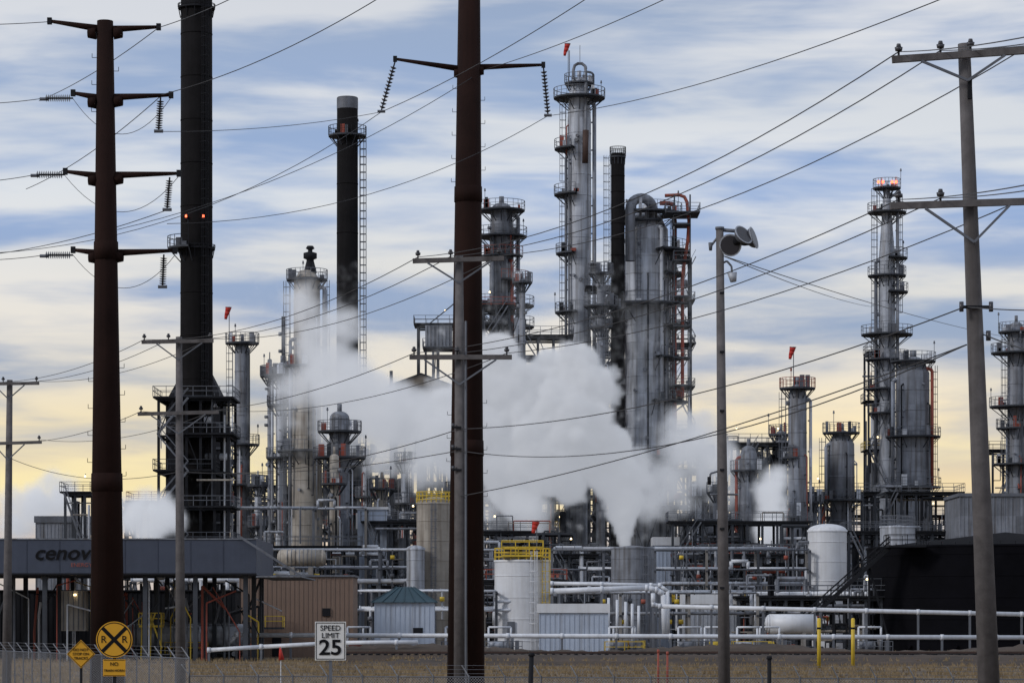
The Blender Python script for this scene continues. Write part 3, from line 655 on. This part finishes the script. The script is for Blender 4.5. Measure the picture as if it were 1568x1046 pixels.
def wires(name,spans,r=.0):
    o=MB(name,tuple(spans[0][0]))
    for a,b,sag in spans:
        n=18;pts=[]
        for i in range(n+1):
            t=i/n;p=a.lerp(b,t);p.z-=4*sag*t*(1-t);pts.append(p)
        for p,q in zip(pts[:-1],pts[1:]): o.cyl(p,q,r or .012,None,wirem,4,False)
    return o.build()
arm1=[(1376,80,640,394),(1440,78,690,393),(1580,68,764,392)]
sp=[]
for (a,b,c,e) in arm1: sp+=[(P(a,b,58),P(c,e,85),.85)]
sp+=[(P(1376,80,58),P(1800,0,36),.15),(P(1440,78,58),P(1850,5,36),.15),(P(1486,76,58),P(1900,0,36),.15)]
for (a,b),(c,e) in zip(((640,394),(690,393),(764,392)),((221,520),(258,520),(322,519))): sp+=[(P(a,b,85),P(c,e,110),.7)]
for (a,b),(c,e) in zip(((221,520),(258,520),(322,519)),((-30,585),(5,585),(56,584))): sp+=[(P(a,b,110),P(c,e,130),.5)]
wires('power_line',sp,.013)
sp=[]
for (a,b),(c,e) in zip(((1376,306),(1440,304),(1580,300)),((634,541),(700,541),(776,541))): sp+=[(P(a,b,58),P(c,e,85),.55),(P(a,b,58),P(a+320,b-50,40),.1)]
for (a,b),(c,e) in zip(((634,541),(776,541)),((216,630),(330,628))): sp+=[(P(a,b,85),P(c,e,110),.6)]
for (a,b),(c,e) in zip(((216,630),(330,628)),((-28,675),(60,673))): sp+=[(P(a,b,110),P(c,e,130),.5)]
wires('power_line',sp,.013)
sp=[(P(1478,470,58),P(703,657,85),.55),(P(1478,470,58),P(1800,462,42),.1),(P(1480,528,58),P(703,690,85),.95),(P(1505,512,58),P(1700,560,50),.1),
 (P(703,657,85),P(275,722,110),.5),(P(703,690,85),P(275,722,110),.3),(P(275,722,110),P(12,700,130),.6),(P(703,760,85),P(1480,528,58),.3)]
wires('communication_cable',sp,.015)
sp=[(P(839,178,110),P(1560,-50,62),.5),(P(839,178,110),P(256,320,95)+Vector((0,0,-.5)),1.0),(P(256,322,95),P(-200,395,110),.6),
 (P(584,172,110),P(1000,-70,80),.3),(P(584,172,110),P(243,202,95),.2),(P(584,172,110),P(-60,390,95),1.3),
 (P(1100,-40,80),P(740,108,110),.2),(P(740,108,110),P(180,352,98),.7),(P(640,-40,80),P(246,146,95),.4),(P(246,148,95),P(40,290,120),.3),
 (P(410,-30,80),P(243,43,95),.1),(P(243,43,95),P(60,155,120),.2),(P(76,34,95),P(-100,38,95),.05),
 (P(68,151,95),P(-100,158,95),.1),(P(54,268,95),P(-100,280,95),.1),(P(68,391,95),P(-100,397,95),.1)]
wires('transmission_line',sp,.0145)
sp=[(P(112,152,95),P(262,150,95),1.2),(P(100,270,95),P(274,270,95),1.2),(P(112,391,95),P(268,391,95),1.1)]
wires('jumper_cable',sp,.012)
wires('service_cable',[(P(1107,392,75),P(1335,470,200),.2),(P(1107,392,75),P(1568,520,200),.3)],.014)
# ---------------------------------------------------------------- floodlight pole
d=75;o=MB('floodlight_pole',(X(1108,d),d,0))
o.cyl((X(1110,d),d,-.1),P(1102,350,d),.17,.10,wood,14);o.cyl(P(1102,352,d),P(1102,348,d),.12,.12,galv,14)
o.cyl(P(1097,352,d),P(1152,356,d),.05,None,galv,8);o.cyl(P(1100,362,d),P(1088,378,d),.035,None,galv,6);o.cyl(P(1088,372,d),P(1088,384,d),.06,.04,galv,8)
def flood(c,dirv,k=1.0):
    c=Vector(c);dv=Vector(dirv).normalized()
    pr=[(-.2,.08),(-.12,.12),(0,.15),(.06,.22),(.12,.26),(.18,.28)]
    for (a,ra),(b,rb) in zip(pr[:-1],pr[1:]): o.cyl(c+dv*a*k,c+dv*b*k,ra*k,rb*k,galv if a>=0 else dark,20,False)
    o.cyl(c+dv*.18*k,c+dv*.2*k,.3*k,.3*k,clad,20);o.cyl(c+dv*.2*k,c+dv*.206*k,.26*k,.26*k,porc,20)
    o.beam(c+dv*.05,c+Vector((0,0,.25)),.03,galv)
flood(P(1120,374,d),(-.2,-.8,-.25));flood(P(1144,368,d),(.8,-.3,.25));flood(P(1132,366,d-.3),(.45,-.5,.4),.95)
o.path([P(1103,405,d),P(1113,400,d),P(1120,408,d),P(1121,420,d)],.03,galv,6);o.cyl(P(1121,418,d),P(1123,432,d),.13,.08,clad,12)
o.path([P(1104,720,d),P(1088,725,d),P(1086,738,d)],.03,galv,6);o.cyl(P(1086,730,d),P(1086,742,d),.05,None,dark,8)
o.cyl(P(1088,757,d),P(1130,757,d),.03,None,galv,6)
for k in range(6): o.box(P(1105,450+k*90,d)+Vector((0,-.16,0)),(.12,.04,.06),dark)
o.build()
for u,vt,dd in((808,1000,60),(1178,1005,70),(1008,995,140),(1022,998,140)):
    m_=redst if dd==140 else dark
    o=MB('marker_post',(X(u,dd),dd,0));e=(6 if dd==60 else 0);o.cyl((X(u,dd),dd,-.1),P(u+e,vt,dd),.06,.05,m_,8);o.cyl(P(u+e,vt+4,dd),P(u+e,vt-1,dd),.075,.06,m_,8);o.build()

# ---------------------------------------------------------------- signs
def ngon(o,c,r,n,m,th=.02,rot=0):
    b=len(o.v)
    for y in(0,th):
        for i in range(n):
            t=2*math.pi*i/n+rot;o.v.append(Vector((c[0]+math.cos(t)*r,c[1]+y,c[2]+math.sin(t)*r)))
    o.face(tuple(b+i for i in range(n)),m);o.face(tuple(b+n+i for i in range(n))[::-1],m)
    for i in range(n): j=(i+1)%n;o.face((b+i,b+n+i,b+n+j,b+j),m)
d=56;c=P(506,981,d);o=MB('speed_limit_sign',(c.x,d,0))
def rect(o,c,w,h,y,m,th=.02): o.box((c[0],y+th/2,c[2]),(w,th,h),m)
rect(o,c,.61,.76,d,signw);
for sx,sz,w,h in((0,.355,.56,.014),(0,-.355,.56,.014),(-.28,0,.014,.7),(.28,0,.014,.7)): rect(o,(c.x+sx,0,c.z+sz),w,h,d-.006,signk,.004)
o.box((c.x,d+.05,(c.z-.1)/2),(.06,.05,c.z-.1+.3),galv);sg=o.build()
text(sg,'SPEED',(c.x,d-.01,c.z+.25),.15,signk);text(sg,'LIMIT',(c.x,d-.01,c.z+.105),.15,signk);text(sg,'25',(c.x,d-.01,c.z-.14),.42,signk,bold=.008,sx=1.1)
d=71;c=P(175,979,d);o=MB('railroad_crossing_sign',(c.x,d,0))
ngon(o,(c.x,d,c.z),.455,36,signy);
ngon(o,(c.x,d-.006,c.z),.43,36,signk,.004);ngon(o,(c.x,d-.012,c.z),.405,36,signy,.004)
for a in(45,-45):
    t=math.radians(a);e=Vector((math.cos(t),0,math.sin(t)))*.405;nn=Vector((-math.sin(t),0,math.cos(t)))*.045
    y=-.018 if a>0 else -.022;cc=Vector((c.x,d+y,c.z));b=len(o.v);o.v+=[cc-e-nn,cc+e-nn,cc+e+nn,cc-e+nn];o.face((b,b+1,b+2,b+3),signk)
c2=P(175,1022,d);rect(o,c2,.56,.42,d,signy)
for sz in(.19,-.19): rect(o,(c2.x,0,c2.z+sz),.52,.012,d-.006,signk,.004)
o.box((c.x,d+.06,c.z/2),(.08,.06,c.z+.6),dark);sg=o.build()
text(sg,'R',(c.x-.26,d-.02,c.z),.25,signk,bold=0);text(sg,'R',(c.x+.26,d-.02,c.z),.25,signk,bold=0)
text(sg,'NO',(c2.x,d-.01,c2.z+.09),.13,signk);text(sg,'TRAIN HORN',(c2.x,d-.01,c2.z-.07),.085,signk)
d=74;c=P(124,1001,d);o=MB('diamond_warning_sign',(c.x,d,0));ngon(o,(c.x,d,c.z),.37,4,signy)
for k in range(4):
    a=math.radians(k*90);b_=math.radians(k*90+90);p=Vector((c.x+math.cos(a)*.34,d-.004,c.z+math.sin(a)*.34));q=Vector((c.x+math.cos(b_)*.34,d-.004,c.z+math.sin(b_)*.34));o.cyl(p,q,.008,None,signk,4)
o.box((c.x,d+.05,c.z/2),(.06,.05,c.z),dark);sg=o.build()
for i,t in enumerate(('DO NOT','STOP ON','TRACKS')): text(sg,t,(c.x,d-.01,c.z+.11-.11*i),.1,signk)

# ---------------------------------------------------------------- fence
def fencemat():
    m=bpy.data.materials.new('chain_link');m.use_nodes=True;nt=m.node_tree;N=nt.nodes;L=nt.links;b=N['Principled BSDF']
    b.inputs['Base Color'].default_value=(.26,.27,.30,1);b.inputs['Metallic'].default_value=.2;b.inputs['Roughness'].default_value=.6
    tc=N.new('ShaderNodeTexCoord');sx=N.new('ShaderNodeSeparateXYZ');L.new(tc.outputs['Object'],sx.inputs[0])
    def diag(sgn):
        a=N.new('ShaderNodeMath');a.operation='ADD' if sgn>0 else 'SUBTRACT';L.new(sx.outputs[0],a.inputs[0]);L.new(sx.outputs[2],a.inputs[1])
        q=N.new('ShaderNodeMath');q.operation='PINGPONG';q.inputs[1].default_value=.04;L.new(a.outputs[0],q.inputs[0])
        w=N.new('ShaderNodeMath');w.operation='LESS_THAN';w.inputs[1].default_value=.006;L.new(q.outputs[0],w.inputs[0]);return w
    mx=N.new('ShaderNodeMath');mx.operation='MAXIMUM';L.new(diag(1).outputs[0],mx.inputs[0]);L.new(diag(-1).outputs[0],mx.inputs[1])
    L.new(mx.outputs[0],b.inputs['Alpha']);return m
fm=fencemat()
def fence(name,a,b,h,sp):
    a=Vector(a);b=Vector(b);o=MB(name,tuple(a));L=(b-a).length;n=int(L/sp);k=len(o.v)
    o.v+=[a,b,b+Vector((0,0,h)),a+Vector((0,0,h))];o.face((k,k+1,k+2,k+3),fm)
    o.cyl(a+Vector((0,0,h)),b+Vector((0,0,h)),.018,None,galv,6)
    for i in range(n+1):
        p=a.lerp(b,i/n);o.cyl(p,p+Vector((0,0,h+.05)),.025,None,galv,6);t=p+Vector((0,0,h))
        o.cyl(t,t+Vector((-.2,-.25,.33)),.018,None,clad,4)
    for f in(.3,.65,1): o.cyl(a+Vector((-.2*f,-.25*f,h+.33*f)),b+Vector((-.2*f,-.25*f,h+.33*f)),.006,None,galv,4)
    return o.build()
fence('chain_link_fence',(X(290,82),82,0),(X(1700,76),76,0),1.6,1.0)
fence('chain_link_fence',(X(-80,120),120,0),(X(290,82),82,0),2.1,1.6)
# ---------------------------------------------------------------- ground, berm, railway
gm=bpy.data.materials.new('dry_grass_ground');gm.use_nodes=True;nt=gm.node_tree;N=nt.nodes;L=nt.links;b=N['Principled BSDF'];b.inputs['Roughness'].default_value=.95
tc=N.new('ShaderNodeTexCoord');n1=N.new('ShaderNodeTexNoise');n1.inputs['Scale'].default_value=.12;n1.inputs['Detail'].default_value=12;n1.inputs['Roughness'].default_value=.7
L.new(tc.outputs['Object'],n1.inputs['Vector']);cr=N.new('ShaderNodeValToRGB');L.new(n1.outputs['Fac'],cr.inputs[0])
cr.color_ramp.elements[0].position=.40;cr.color_ramp.elements[0].color=(.060,.042,.028,1);cr.color_ramp.elements[1].position=.60;cr.color_ramp.elements[1].color=(.21,.155,.095,1)
n2=N.new('ShaderNodeTexNoise');n2.inputs['Scale'].default_value=3;n2.inputs['Detail'].default_value=8;L.new(tc.outputs['Object'],n2.inputs['Vector'])
bp=N.new('ShaderNodeBump');bp.inputs['Strength'].default_value=1;bp.inputs['Distance'].default_value=.3;L.new(n2.outputs['Fac'],bp.inputs['Height']);L.new(bp.outputs[0],b.inputs['Normal'])
L.new(cr.outputs[0],b.inputs['Base Color'])
o=MB('ground');o.v+=[Vector((-6000,-500,0)),Vector((6000,-500,0)),Vector((6000,9000,0)),Vector((-6000,9000,0))];o.face((0,1,2,3),gm);o.build()
o=MB('railway_embankment',(0,235,0));
nx=160;rowy=[222,226,228.5,229,234.5,235,238,243];rowz=[.004,.55,.75,.78,.78,.75,.4,.004]
b0=len(o.v)
for i in range(nx+1):
    x=-14+i*.6*1.4
    for y,z in zip(rowy,rowz):
        e=1 if z>.01 else 0
        o.v.append(Vector((x,y+random.uniform(-.2,.2),z*min(1,max(0.006,(x+14)/12)) +e*random.uniform(-.05,.05))))
nr=len(rowy)
for i in range(nx):
    for j in range(nr-1): q=b0+i*nr+j;o.face((q,q+nr,q+nr+1,q+1),ballast if 2<=j<=4 else soil,True)
o.build()
o=MB('railway_track',(0,231,0))
for y in(231,232.44): 
    o.box((60,y,.95),(150,.07,.14),rail_);o.box((60,y,.86),(150,.15,.03),dark)
for i in range(240): o.box((-14+i*.62,231.7,.80),(.24,2.5,.12),dark)
o.build()
o=MB('soil_berm',(0,300,0));b0=len(o.v);nx=200
rows=[(246,.0),(249,.8),(253,1.2),(257,.9),(262,.0)]
for i in range(nx+1):
    for y,z in rows: o.v.append(Vector((-16+i*.6,y+random.uniform(-.4,.4),(z*(1+.25*math.sin(i*.13)+random.uniform(-.1,.1)) if z else .004))))
for i in range(nx):
    for j in range(4): q=b0+i*5+j;o.face((q,q+5,q+6,q+1),soil,True)
o.build()
gt=mat('dry_grass',(.25,.185,.105),.95,0,.4,0,scale=1)
o=MB('dry_grass_tufts',(0,170,0))
for i in range(9000):
    y=random.uniform(100,262);x=random.uniform(-.2,.22)*y
    if 228<y<236: continue
    z0=0
    if 222<y<243 and x>-10: z0=.35
    if 247<y<261 and x>-14: z0=.6
    for k in range(3):
        dx=random.uniform(-.2,.2);h=random.uniform(.1,.4);b=len(o.v)
        o.v+=[Vector((x+dx-.05,y,z0)),Vector((x+dx+.05,y,z0)),Vector((x+dx+random.uniform(-.15,.15),y+random.uniform(-.1,.1),z0+h))];o.face((b,b+1,b+2),gt)
o.build()

# ---------------------------------------------------------------- steam
def steam_mat(name,dens,emit,rate=2.0):
    m=bpy.data.materials.new(name);m.use_nodes=True;nt=m.node_tree;N=nt.nodes;L=nt.links;N.clear()
    out=N.new('ShaderNodeOutputMaterial');at=N.new('ShaderNodeAttribute');at.attribute_name='density'
    k=N.new('ShaderNodeMath');k.operation='MULTIPLY';k.inputs[1].default_value=dens;L.new(at.outputs['Fac'],k.inputs[0])
    vs=N.new('ShaderNodeVolumeScatter');vs.inputs['Color'].default_value=(.98,.985,.995,1);vs.inputs['Anisotropy'].default_value=0;L.new(k.outputs[0],vs.inputs['Density'])
    # light scattered many times inside dense vapour, approximated by a faint glow proportional to density
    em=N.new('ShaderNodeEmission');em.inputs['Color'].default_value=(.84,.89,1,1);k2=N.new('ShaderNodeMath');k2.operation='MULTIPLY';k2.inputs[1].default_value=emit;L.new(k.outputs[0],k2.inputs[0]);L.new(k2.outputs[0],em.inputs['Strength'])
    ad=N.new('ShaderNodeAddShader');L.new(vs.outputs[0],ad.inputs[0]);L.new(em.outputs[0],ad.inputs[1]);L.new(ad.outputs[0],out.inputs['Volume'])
    try: m.cycles.volume_step_rate=rate
    except Exception: pass
    return m
def steam(name,d,puffs,vox,m,nscale=.16,warp=3.0,lo=.18,hi=.95,pwr=1.7,billow=0.0):
    s=d/F
    mn=Vector((1e9,)*3);mx=Vector((-1e9,)*3);pl=[]
    for p in puffs:
        u,v,r,w=p[:4];dy=p[4] if len(p)>4 else 0
        c=P(u,v,d)+Vector((0,dy,0));R=r*s;pl.append((c,R,w))
        for i in range(3): mn[i]=min(mn[i],c[i]-R*1.4-.8);mx[i]=max(mx[i],c[i]+R*1.4+.8)
    org=(mn+mx)/2;mn-=org;mx-=org
    g=bpy.data.node_groups.new(name,'GeometryNodeTree');g.interface.new_socket('Geometry',in_out='OUTPUT',socket_type='NodeSocketGeometry')
    N=g.nodes;L=g.links;out=N.new('NodeGroupOutput');vc=N.new('GeometryNodeVolumeCube')
    vc.inputs['Min'].default_value=mn;vc.inputs['Max'].default_value=mx
    for i,a in enumerate('XYZ'): vc.inputs['Resolution '+a].default_value=max(8,int((mx[i]-mn[i])/vox))
    pos=N.new('GeometryNodeInputPosition')
    def warped(scale,amt,det):
        nz=N.new('ShaderNodeTexNoise');nz.inputs['Scale'].default_value=scale;nz.inputs['Detail'].default_value=det;nz.inputs['Roughness'].default_value=.58;L.new(pos.outputs[0],nz.inputs['Vector'])
        sb=N.new('ShaderNodeVectorMath');sb.operation='SUBTRACT';sb.inputs[1].default_value=(.5,.5,.5);L.new(nz.outputs['Color'],sb.inputs[0])
        sc_=N.new('ShaderNodeVectorMath');sc_.operation='SCALE';sc_.inputs['Scale'].default_value=amt*2;L.new(sb.outputs[0],sc_.inputs[0])
        ad=N.new('ShaderNodeVectorMath');ad.operation='ADD';L.new(pos.outputs[0],ad.inputs[0]);L.new(sc_.outputs[0],ad.inputs[1]);return ad
    ad=warped(nscale,warp,4);ads=warped(1.1,.45,3)
    prev=None
    for c,R,w in pl:
        dn=N.new('ShaderNodeVectorMath');dn.operation='DISTANCE';dn.inputs[1].default_value=c-org
        L.new((ad if R>2.0 else ads).outputs[0],dn.inputs[0])
        mr=N.new('ShaderNodeMapRange');mr.inputs[1].default_value=R*1.3;mr.inputs[2].default_value=R*.3;mr.inputs[3].default_value=0;mr.inputs[4].default_value=w;L.new(dn.outputs['Value'],mr.inputs[0])
        if prev is None: prev=mr.outputs[0]
        else:
            q=N.new('ShaderNodeMath');q.operation='SMOOTH_MAX';q.inputs[2].default_value=.08;L.new(prev,q.inputs[0]);L.new(mr.outputs[0],q.inputs[1]);prev=q.outputs[0]
    n3=N.new('ShaderNodeTexNoise');n3.inputs['Scale'].default_value=nscale*3;n3.inputs['Detail'].default_value=5;n3.inputs['Roughness'].default_value=.62;L.new(pos.outputs[0],n3.inputs['Vector'])
    a1=N.new('ShaderNodeMath');a1.operation='MULTIPLY_ADD';a1.inputs[1].default_value=1.1 if not billow else .5;a1.inputs[2].default_value=-.55 if not billow else -.25;L.new(n3.outputs['Fac'],a1.inputs[0])
    a2=N.new('ShaderNodeMath');a2.operation='ADD';L.new(a1.outputs[0],a2.inputs[0]);L.new(prev,a2.inputs[1]);cur=a2.outputs[0]
    for scl,k in ((.24,billow),(.6,billow*.5)):
        if not billow: break
        vo=N.new('ShaderNodeTexVoronoi');vo.feature='SMOOTH_F1';vo.inputs['Scale'].default_value=scl;vo.inputs['Smoothness'].default_value=.15;L.new(ads.outputs[0],vo.inputs['Vector'])
        b1=N.new('ShaderNodeMath');b1.operation='MULTIPLY_ADD';b1.inputs[1].default_value=-k;b1.inputs[2].default_value=k*.5;L.new(vo.outputs['Distance'],b1.inputs[0])
        b2=N.new('ShaderNodeMath');b2.operation='ADD';L.new(cur,b2.inputs[0]);L.new(b1.outputs[0],b2.inputs[1]);cur=b2.outputs[0]
    m1=N.new('ShaderNodeMapRange');m1.inputs[1].default_value=lo;m1.inputs[2].default_value=hi;m1.inputs[3].default_value=0;m1.inputs[4].default_value=1;L.new(cur,m1.inputs[0])
    pw=N.new('ShaderNodeMath');pw.operation='POWER';pw.inputs[1].default_value=pwr;L.new(m1.outputs[0],pw.inputs[0])
    L.new(pw.outputs[0],vc.inputs['Density'])
    sm=N.new('GeometryNodeSetMaterial');sm.inputs['Material'].default_value=m;L.new(vc.outputs[0],sm.inputs[0]);L.new(sm.outputs[0],out.inputs[0])
    me=bpy.data.meshes.new(name);me.materials.append(m);ob=bpy.data.objects.new(name,me);sc.collection.objects.link(ob);ob.location=org
    md=ob.modifiers.new('steam','NODES');md.node_group=g;return ob
def dens_path(st,k=3):
    out=[]
    for a,b in zip(st[:-1],st[1:]):
        for i in range(k): out.append(tuple(a[j]+(b[j]-a[j])*i/k for j in range(4)))
    out.append(st[-1]);return out
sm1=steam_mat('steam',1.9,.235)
stem=dens_path([(957,850,6,1.6),(956,825,12,1.6),(953,797,19,1.5),(950,765,29,1.4),(942,730,40,1.3)],4)
puffs=stem+[(915,690,54,1.3),(872,648,72,1.3,-2),(848,598,62,1.25,2),(900,602,46,1.2,-2),(878,566,38,1.1,-2),(800,640,66,1.25,1),(828,700,58,1.2,-3),(762,590,54,1.15),(790,742,48,1.1,1),(760,548,40,1),(735,665,60,1.15),(762,705,46,1.1,-1),(868,738,38,1.05),(690,640,50,1,1),(705,705,44,.95),(640,648,44,.9)]
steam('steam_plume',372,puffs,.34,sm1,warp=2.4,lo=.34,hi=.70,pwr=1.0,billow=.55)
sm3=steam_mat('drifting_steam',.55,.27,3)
soft=[(680,640,58,1),(640,652,60,1.1),(598,640,62,1.15),(555,620,62,1.15),(522,595,58,1.1),(495,565,50,1),(480,520,44,.88),(468,468,36,.7),(522,495,40,.8),(520,650,50,.85),(650,705,50,.85),(590,695,46,.7),(455,590,44,.7),(435,640,32,.5),(745,790,34,.6),(805,782,44,.9),
(1060,678,52,1,6),(1095,705,44,.9,6),(1030,735,44,.85,6),(1000,768,40,.75,4),(1085,645,32,.7,6),(1110,745,36,.7,6),(985,715,38,.8,3),(1050,770,30,.6,5)]
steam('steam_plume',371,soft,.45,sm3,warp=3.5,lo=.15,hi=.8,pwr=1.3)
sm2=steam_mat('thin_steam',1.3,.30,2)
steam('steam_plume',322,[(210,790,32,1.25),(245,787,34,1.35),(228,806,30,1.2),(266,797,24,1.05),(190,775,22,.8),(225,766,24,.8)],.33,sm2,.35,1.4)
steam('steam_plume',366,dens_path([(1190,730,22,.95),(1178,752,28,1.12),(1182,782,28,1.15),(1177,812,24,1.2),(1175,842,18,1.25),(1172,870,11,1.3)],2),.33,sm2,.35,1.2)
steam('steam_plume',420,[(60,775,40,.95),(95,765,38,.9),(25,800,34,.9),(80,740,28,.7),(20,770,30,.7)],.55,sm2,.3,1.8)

# ---------------------------------------------------------------- sky and light
SE,SR=math.radians(30),math.radians(-118)
w=bpy.data.worlds.new('World');sc.world=w;w.use_nodes=True;nt=w.node_tree;N=nt.nodes;L=nt.links;N.clear()
out=N.new('ShaderNodeOutputWorld');sky=N.new('ShaderNodeTexSky');sky.sky_type='NISHITA';sky.sun_disc=False;sky.sun_elevation=SE;sky.sun_rotation=SR;sky.air_density=1;sky.dust_density=1
bg1=N.new('ShaderNodeBackground');bg1.inputs[1].default_value=.08;L.new(sky.outputs[0],bg1.inputs[0])
tc=N.new('ShaderNodeTexCoord');sx=N.new('ShaderNodeSeparateXYZ');L.new(tc.outputs['Generated'],sx.inputs[0])
def ramp(st):
    mr=N.new('ShaderNodeMapRange');mr.inputs[1].default_value=0;mr.inputs[2].default_value=.25;L.new(sx.outputs[2],mr.inputs[0])
    r=N.new('ShaderNodeValToRGB');e=r.color_ramp.elements
    e[0].position=st[0][0];e[0].color=st[0][1];e[1].position=st[-1][0];e[1].color=st[-1][1]
    for p,c in st[1:-1]: q=e.new(p);q.color=c
    L.new(mr.outputs[0],r.inputs[0]);return r
zz=lambda v:(960-v)/4400/.25
light=ramp([(0,RGB(195,188,190)),(zz(820),RGB(234,212,188)),(zz(740),RGB(255,238,182)),(zz(650),RGB(252,233,192)),(zz(560),RGB(236,228,214)),(zz(300),RGB(224,228,233)),(zz(60),RGB(220,223,229)),(1,RGB(206,211,221))])
darkr=ramp([(0,RGB(168,168,180)),(zz(820),RGB(186,184,190)),(zz(740),RGB(246,222,176)),(zz(670),RGB(190,190,194)),(zz(560),RGB(156,170,194)),(zz(300),RGB(152,177,217)),(zz(60),RGB(157,176,207)),(1,RGB(155,168,192))])
def noise(scl,det,loc=(0,0,0),rough=.5,dist=0):
    mp=N.new('ShaderNodeMapping');mp.inputs['Scale'].default_value=scl;mp.inputs['Location'].default_value=loc;mp.inputs['Rotation'].default_value=(0,math.radians(1.2),0);L.new(tc.outputs['Generated'],mp.inputs['Vector'])
    n=N.new('ShaderNodeTexNoise');n.inputs['Scale'].default_value=1;n.inputs['Detail'].default_value=det;n.inputs['Roughness'].default_value=rough;n.inputs['Distortion'].default_value=dist;L.new(mp.outputs[0],n.inputs['Vector']);return n
na=noise((7,7,50),4,(2.3,1,0),.5,.3);nb=noise((18,18,100),5,(5,0,3),.55,.3)
ma=N.new('ShaderNodeMath');ma.operation='MULTIPLY_ADD';ma.inputs[1].default_value=.4;L.new(nb.outputs['Fac'],ma.inputs[0]);L.new(na.outputs['Fac'],ma.inputs[2])
mr=N.new('ShaderNodeMapRange');mr.interpolation_type='SMOOTHSTEP';mr.inputs[1].default_value=.53;mr.inputs[2].default_value=.85;L.new(ma.outputs[0],mr.inputs[0])
mix=N.new('ShaderNodeMix');mix.data_type='RGBA';L.new(mr.outputs[0],mix.inputs[0]);L.new(darkr.outputs[0],mix.inputs[6]);L.new(light.outputs[0],mix.inputs[7])
bg2=N.new('ShaderNodeBackground');bg2.inputs[1].default_value=1.0;L.new(mix.outputs[2],bg2.inputs[0])
nc=noise((5,5,26),2,(8,2,1),.4);mc=N.new('ShaderNodeMapRange');mc.inputs[1].default_value=.35;mc.inputs[2].default_value=.6;mc.inputs[3].default_value=.88;mc.inputs[4].default_value=1;L.new(nc.outputs['Fac'],mc.inputs[0])
ms=N.new('ShaderNodeMixShader');L.new(mc.outputs[0],ms.inputs[0]);L.new(bg1.outputs[0],ms.inputs[1]);L.new(bg2.outputs[0],ms.inputs[2]);L.new(ms.outputs[0],out.inputs[0])
sl=bpy.data.lights.new('sun','SUN');sl.energy=1.2;sl.angle=math.radians(12);sl.color=(1,.96,.92);so=bpy.data.objects.new('sun',sl);sc.collection.objects.link(so)
az=SR;dirn=Vector((math.sin(az)*math.cos(SE),math.cos(az)*math.cos(SE),math.sin(SE)))
so.rotation_euler=dirn.to_track_quat('Z','Y').to_euler();so.location=(-50,-20,60)
# camera
cam=bpy.data.cameras.new('camera');co=bpy.data.objects.new('camera',cam);sc.collection.objects.link(co);co.location=(0,0,EYE);co.rotation_euler=(math.radians(90),0,0)
cam.lens=100;cam.sensor_width=36;cam.shift_y=(960-523)/1568;cam.clip_start=.5;cam.clip_end=20000;sc.camera=co
sc.view_settings.view_transform='Standard';sc.view_settings.look='None';sc.view_settings.exposure=0
print('faces',sum(len(o.data.polygons) for o in sc.objects if o.type=='MESH'))
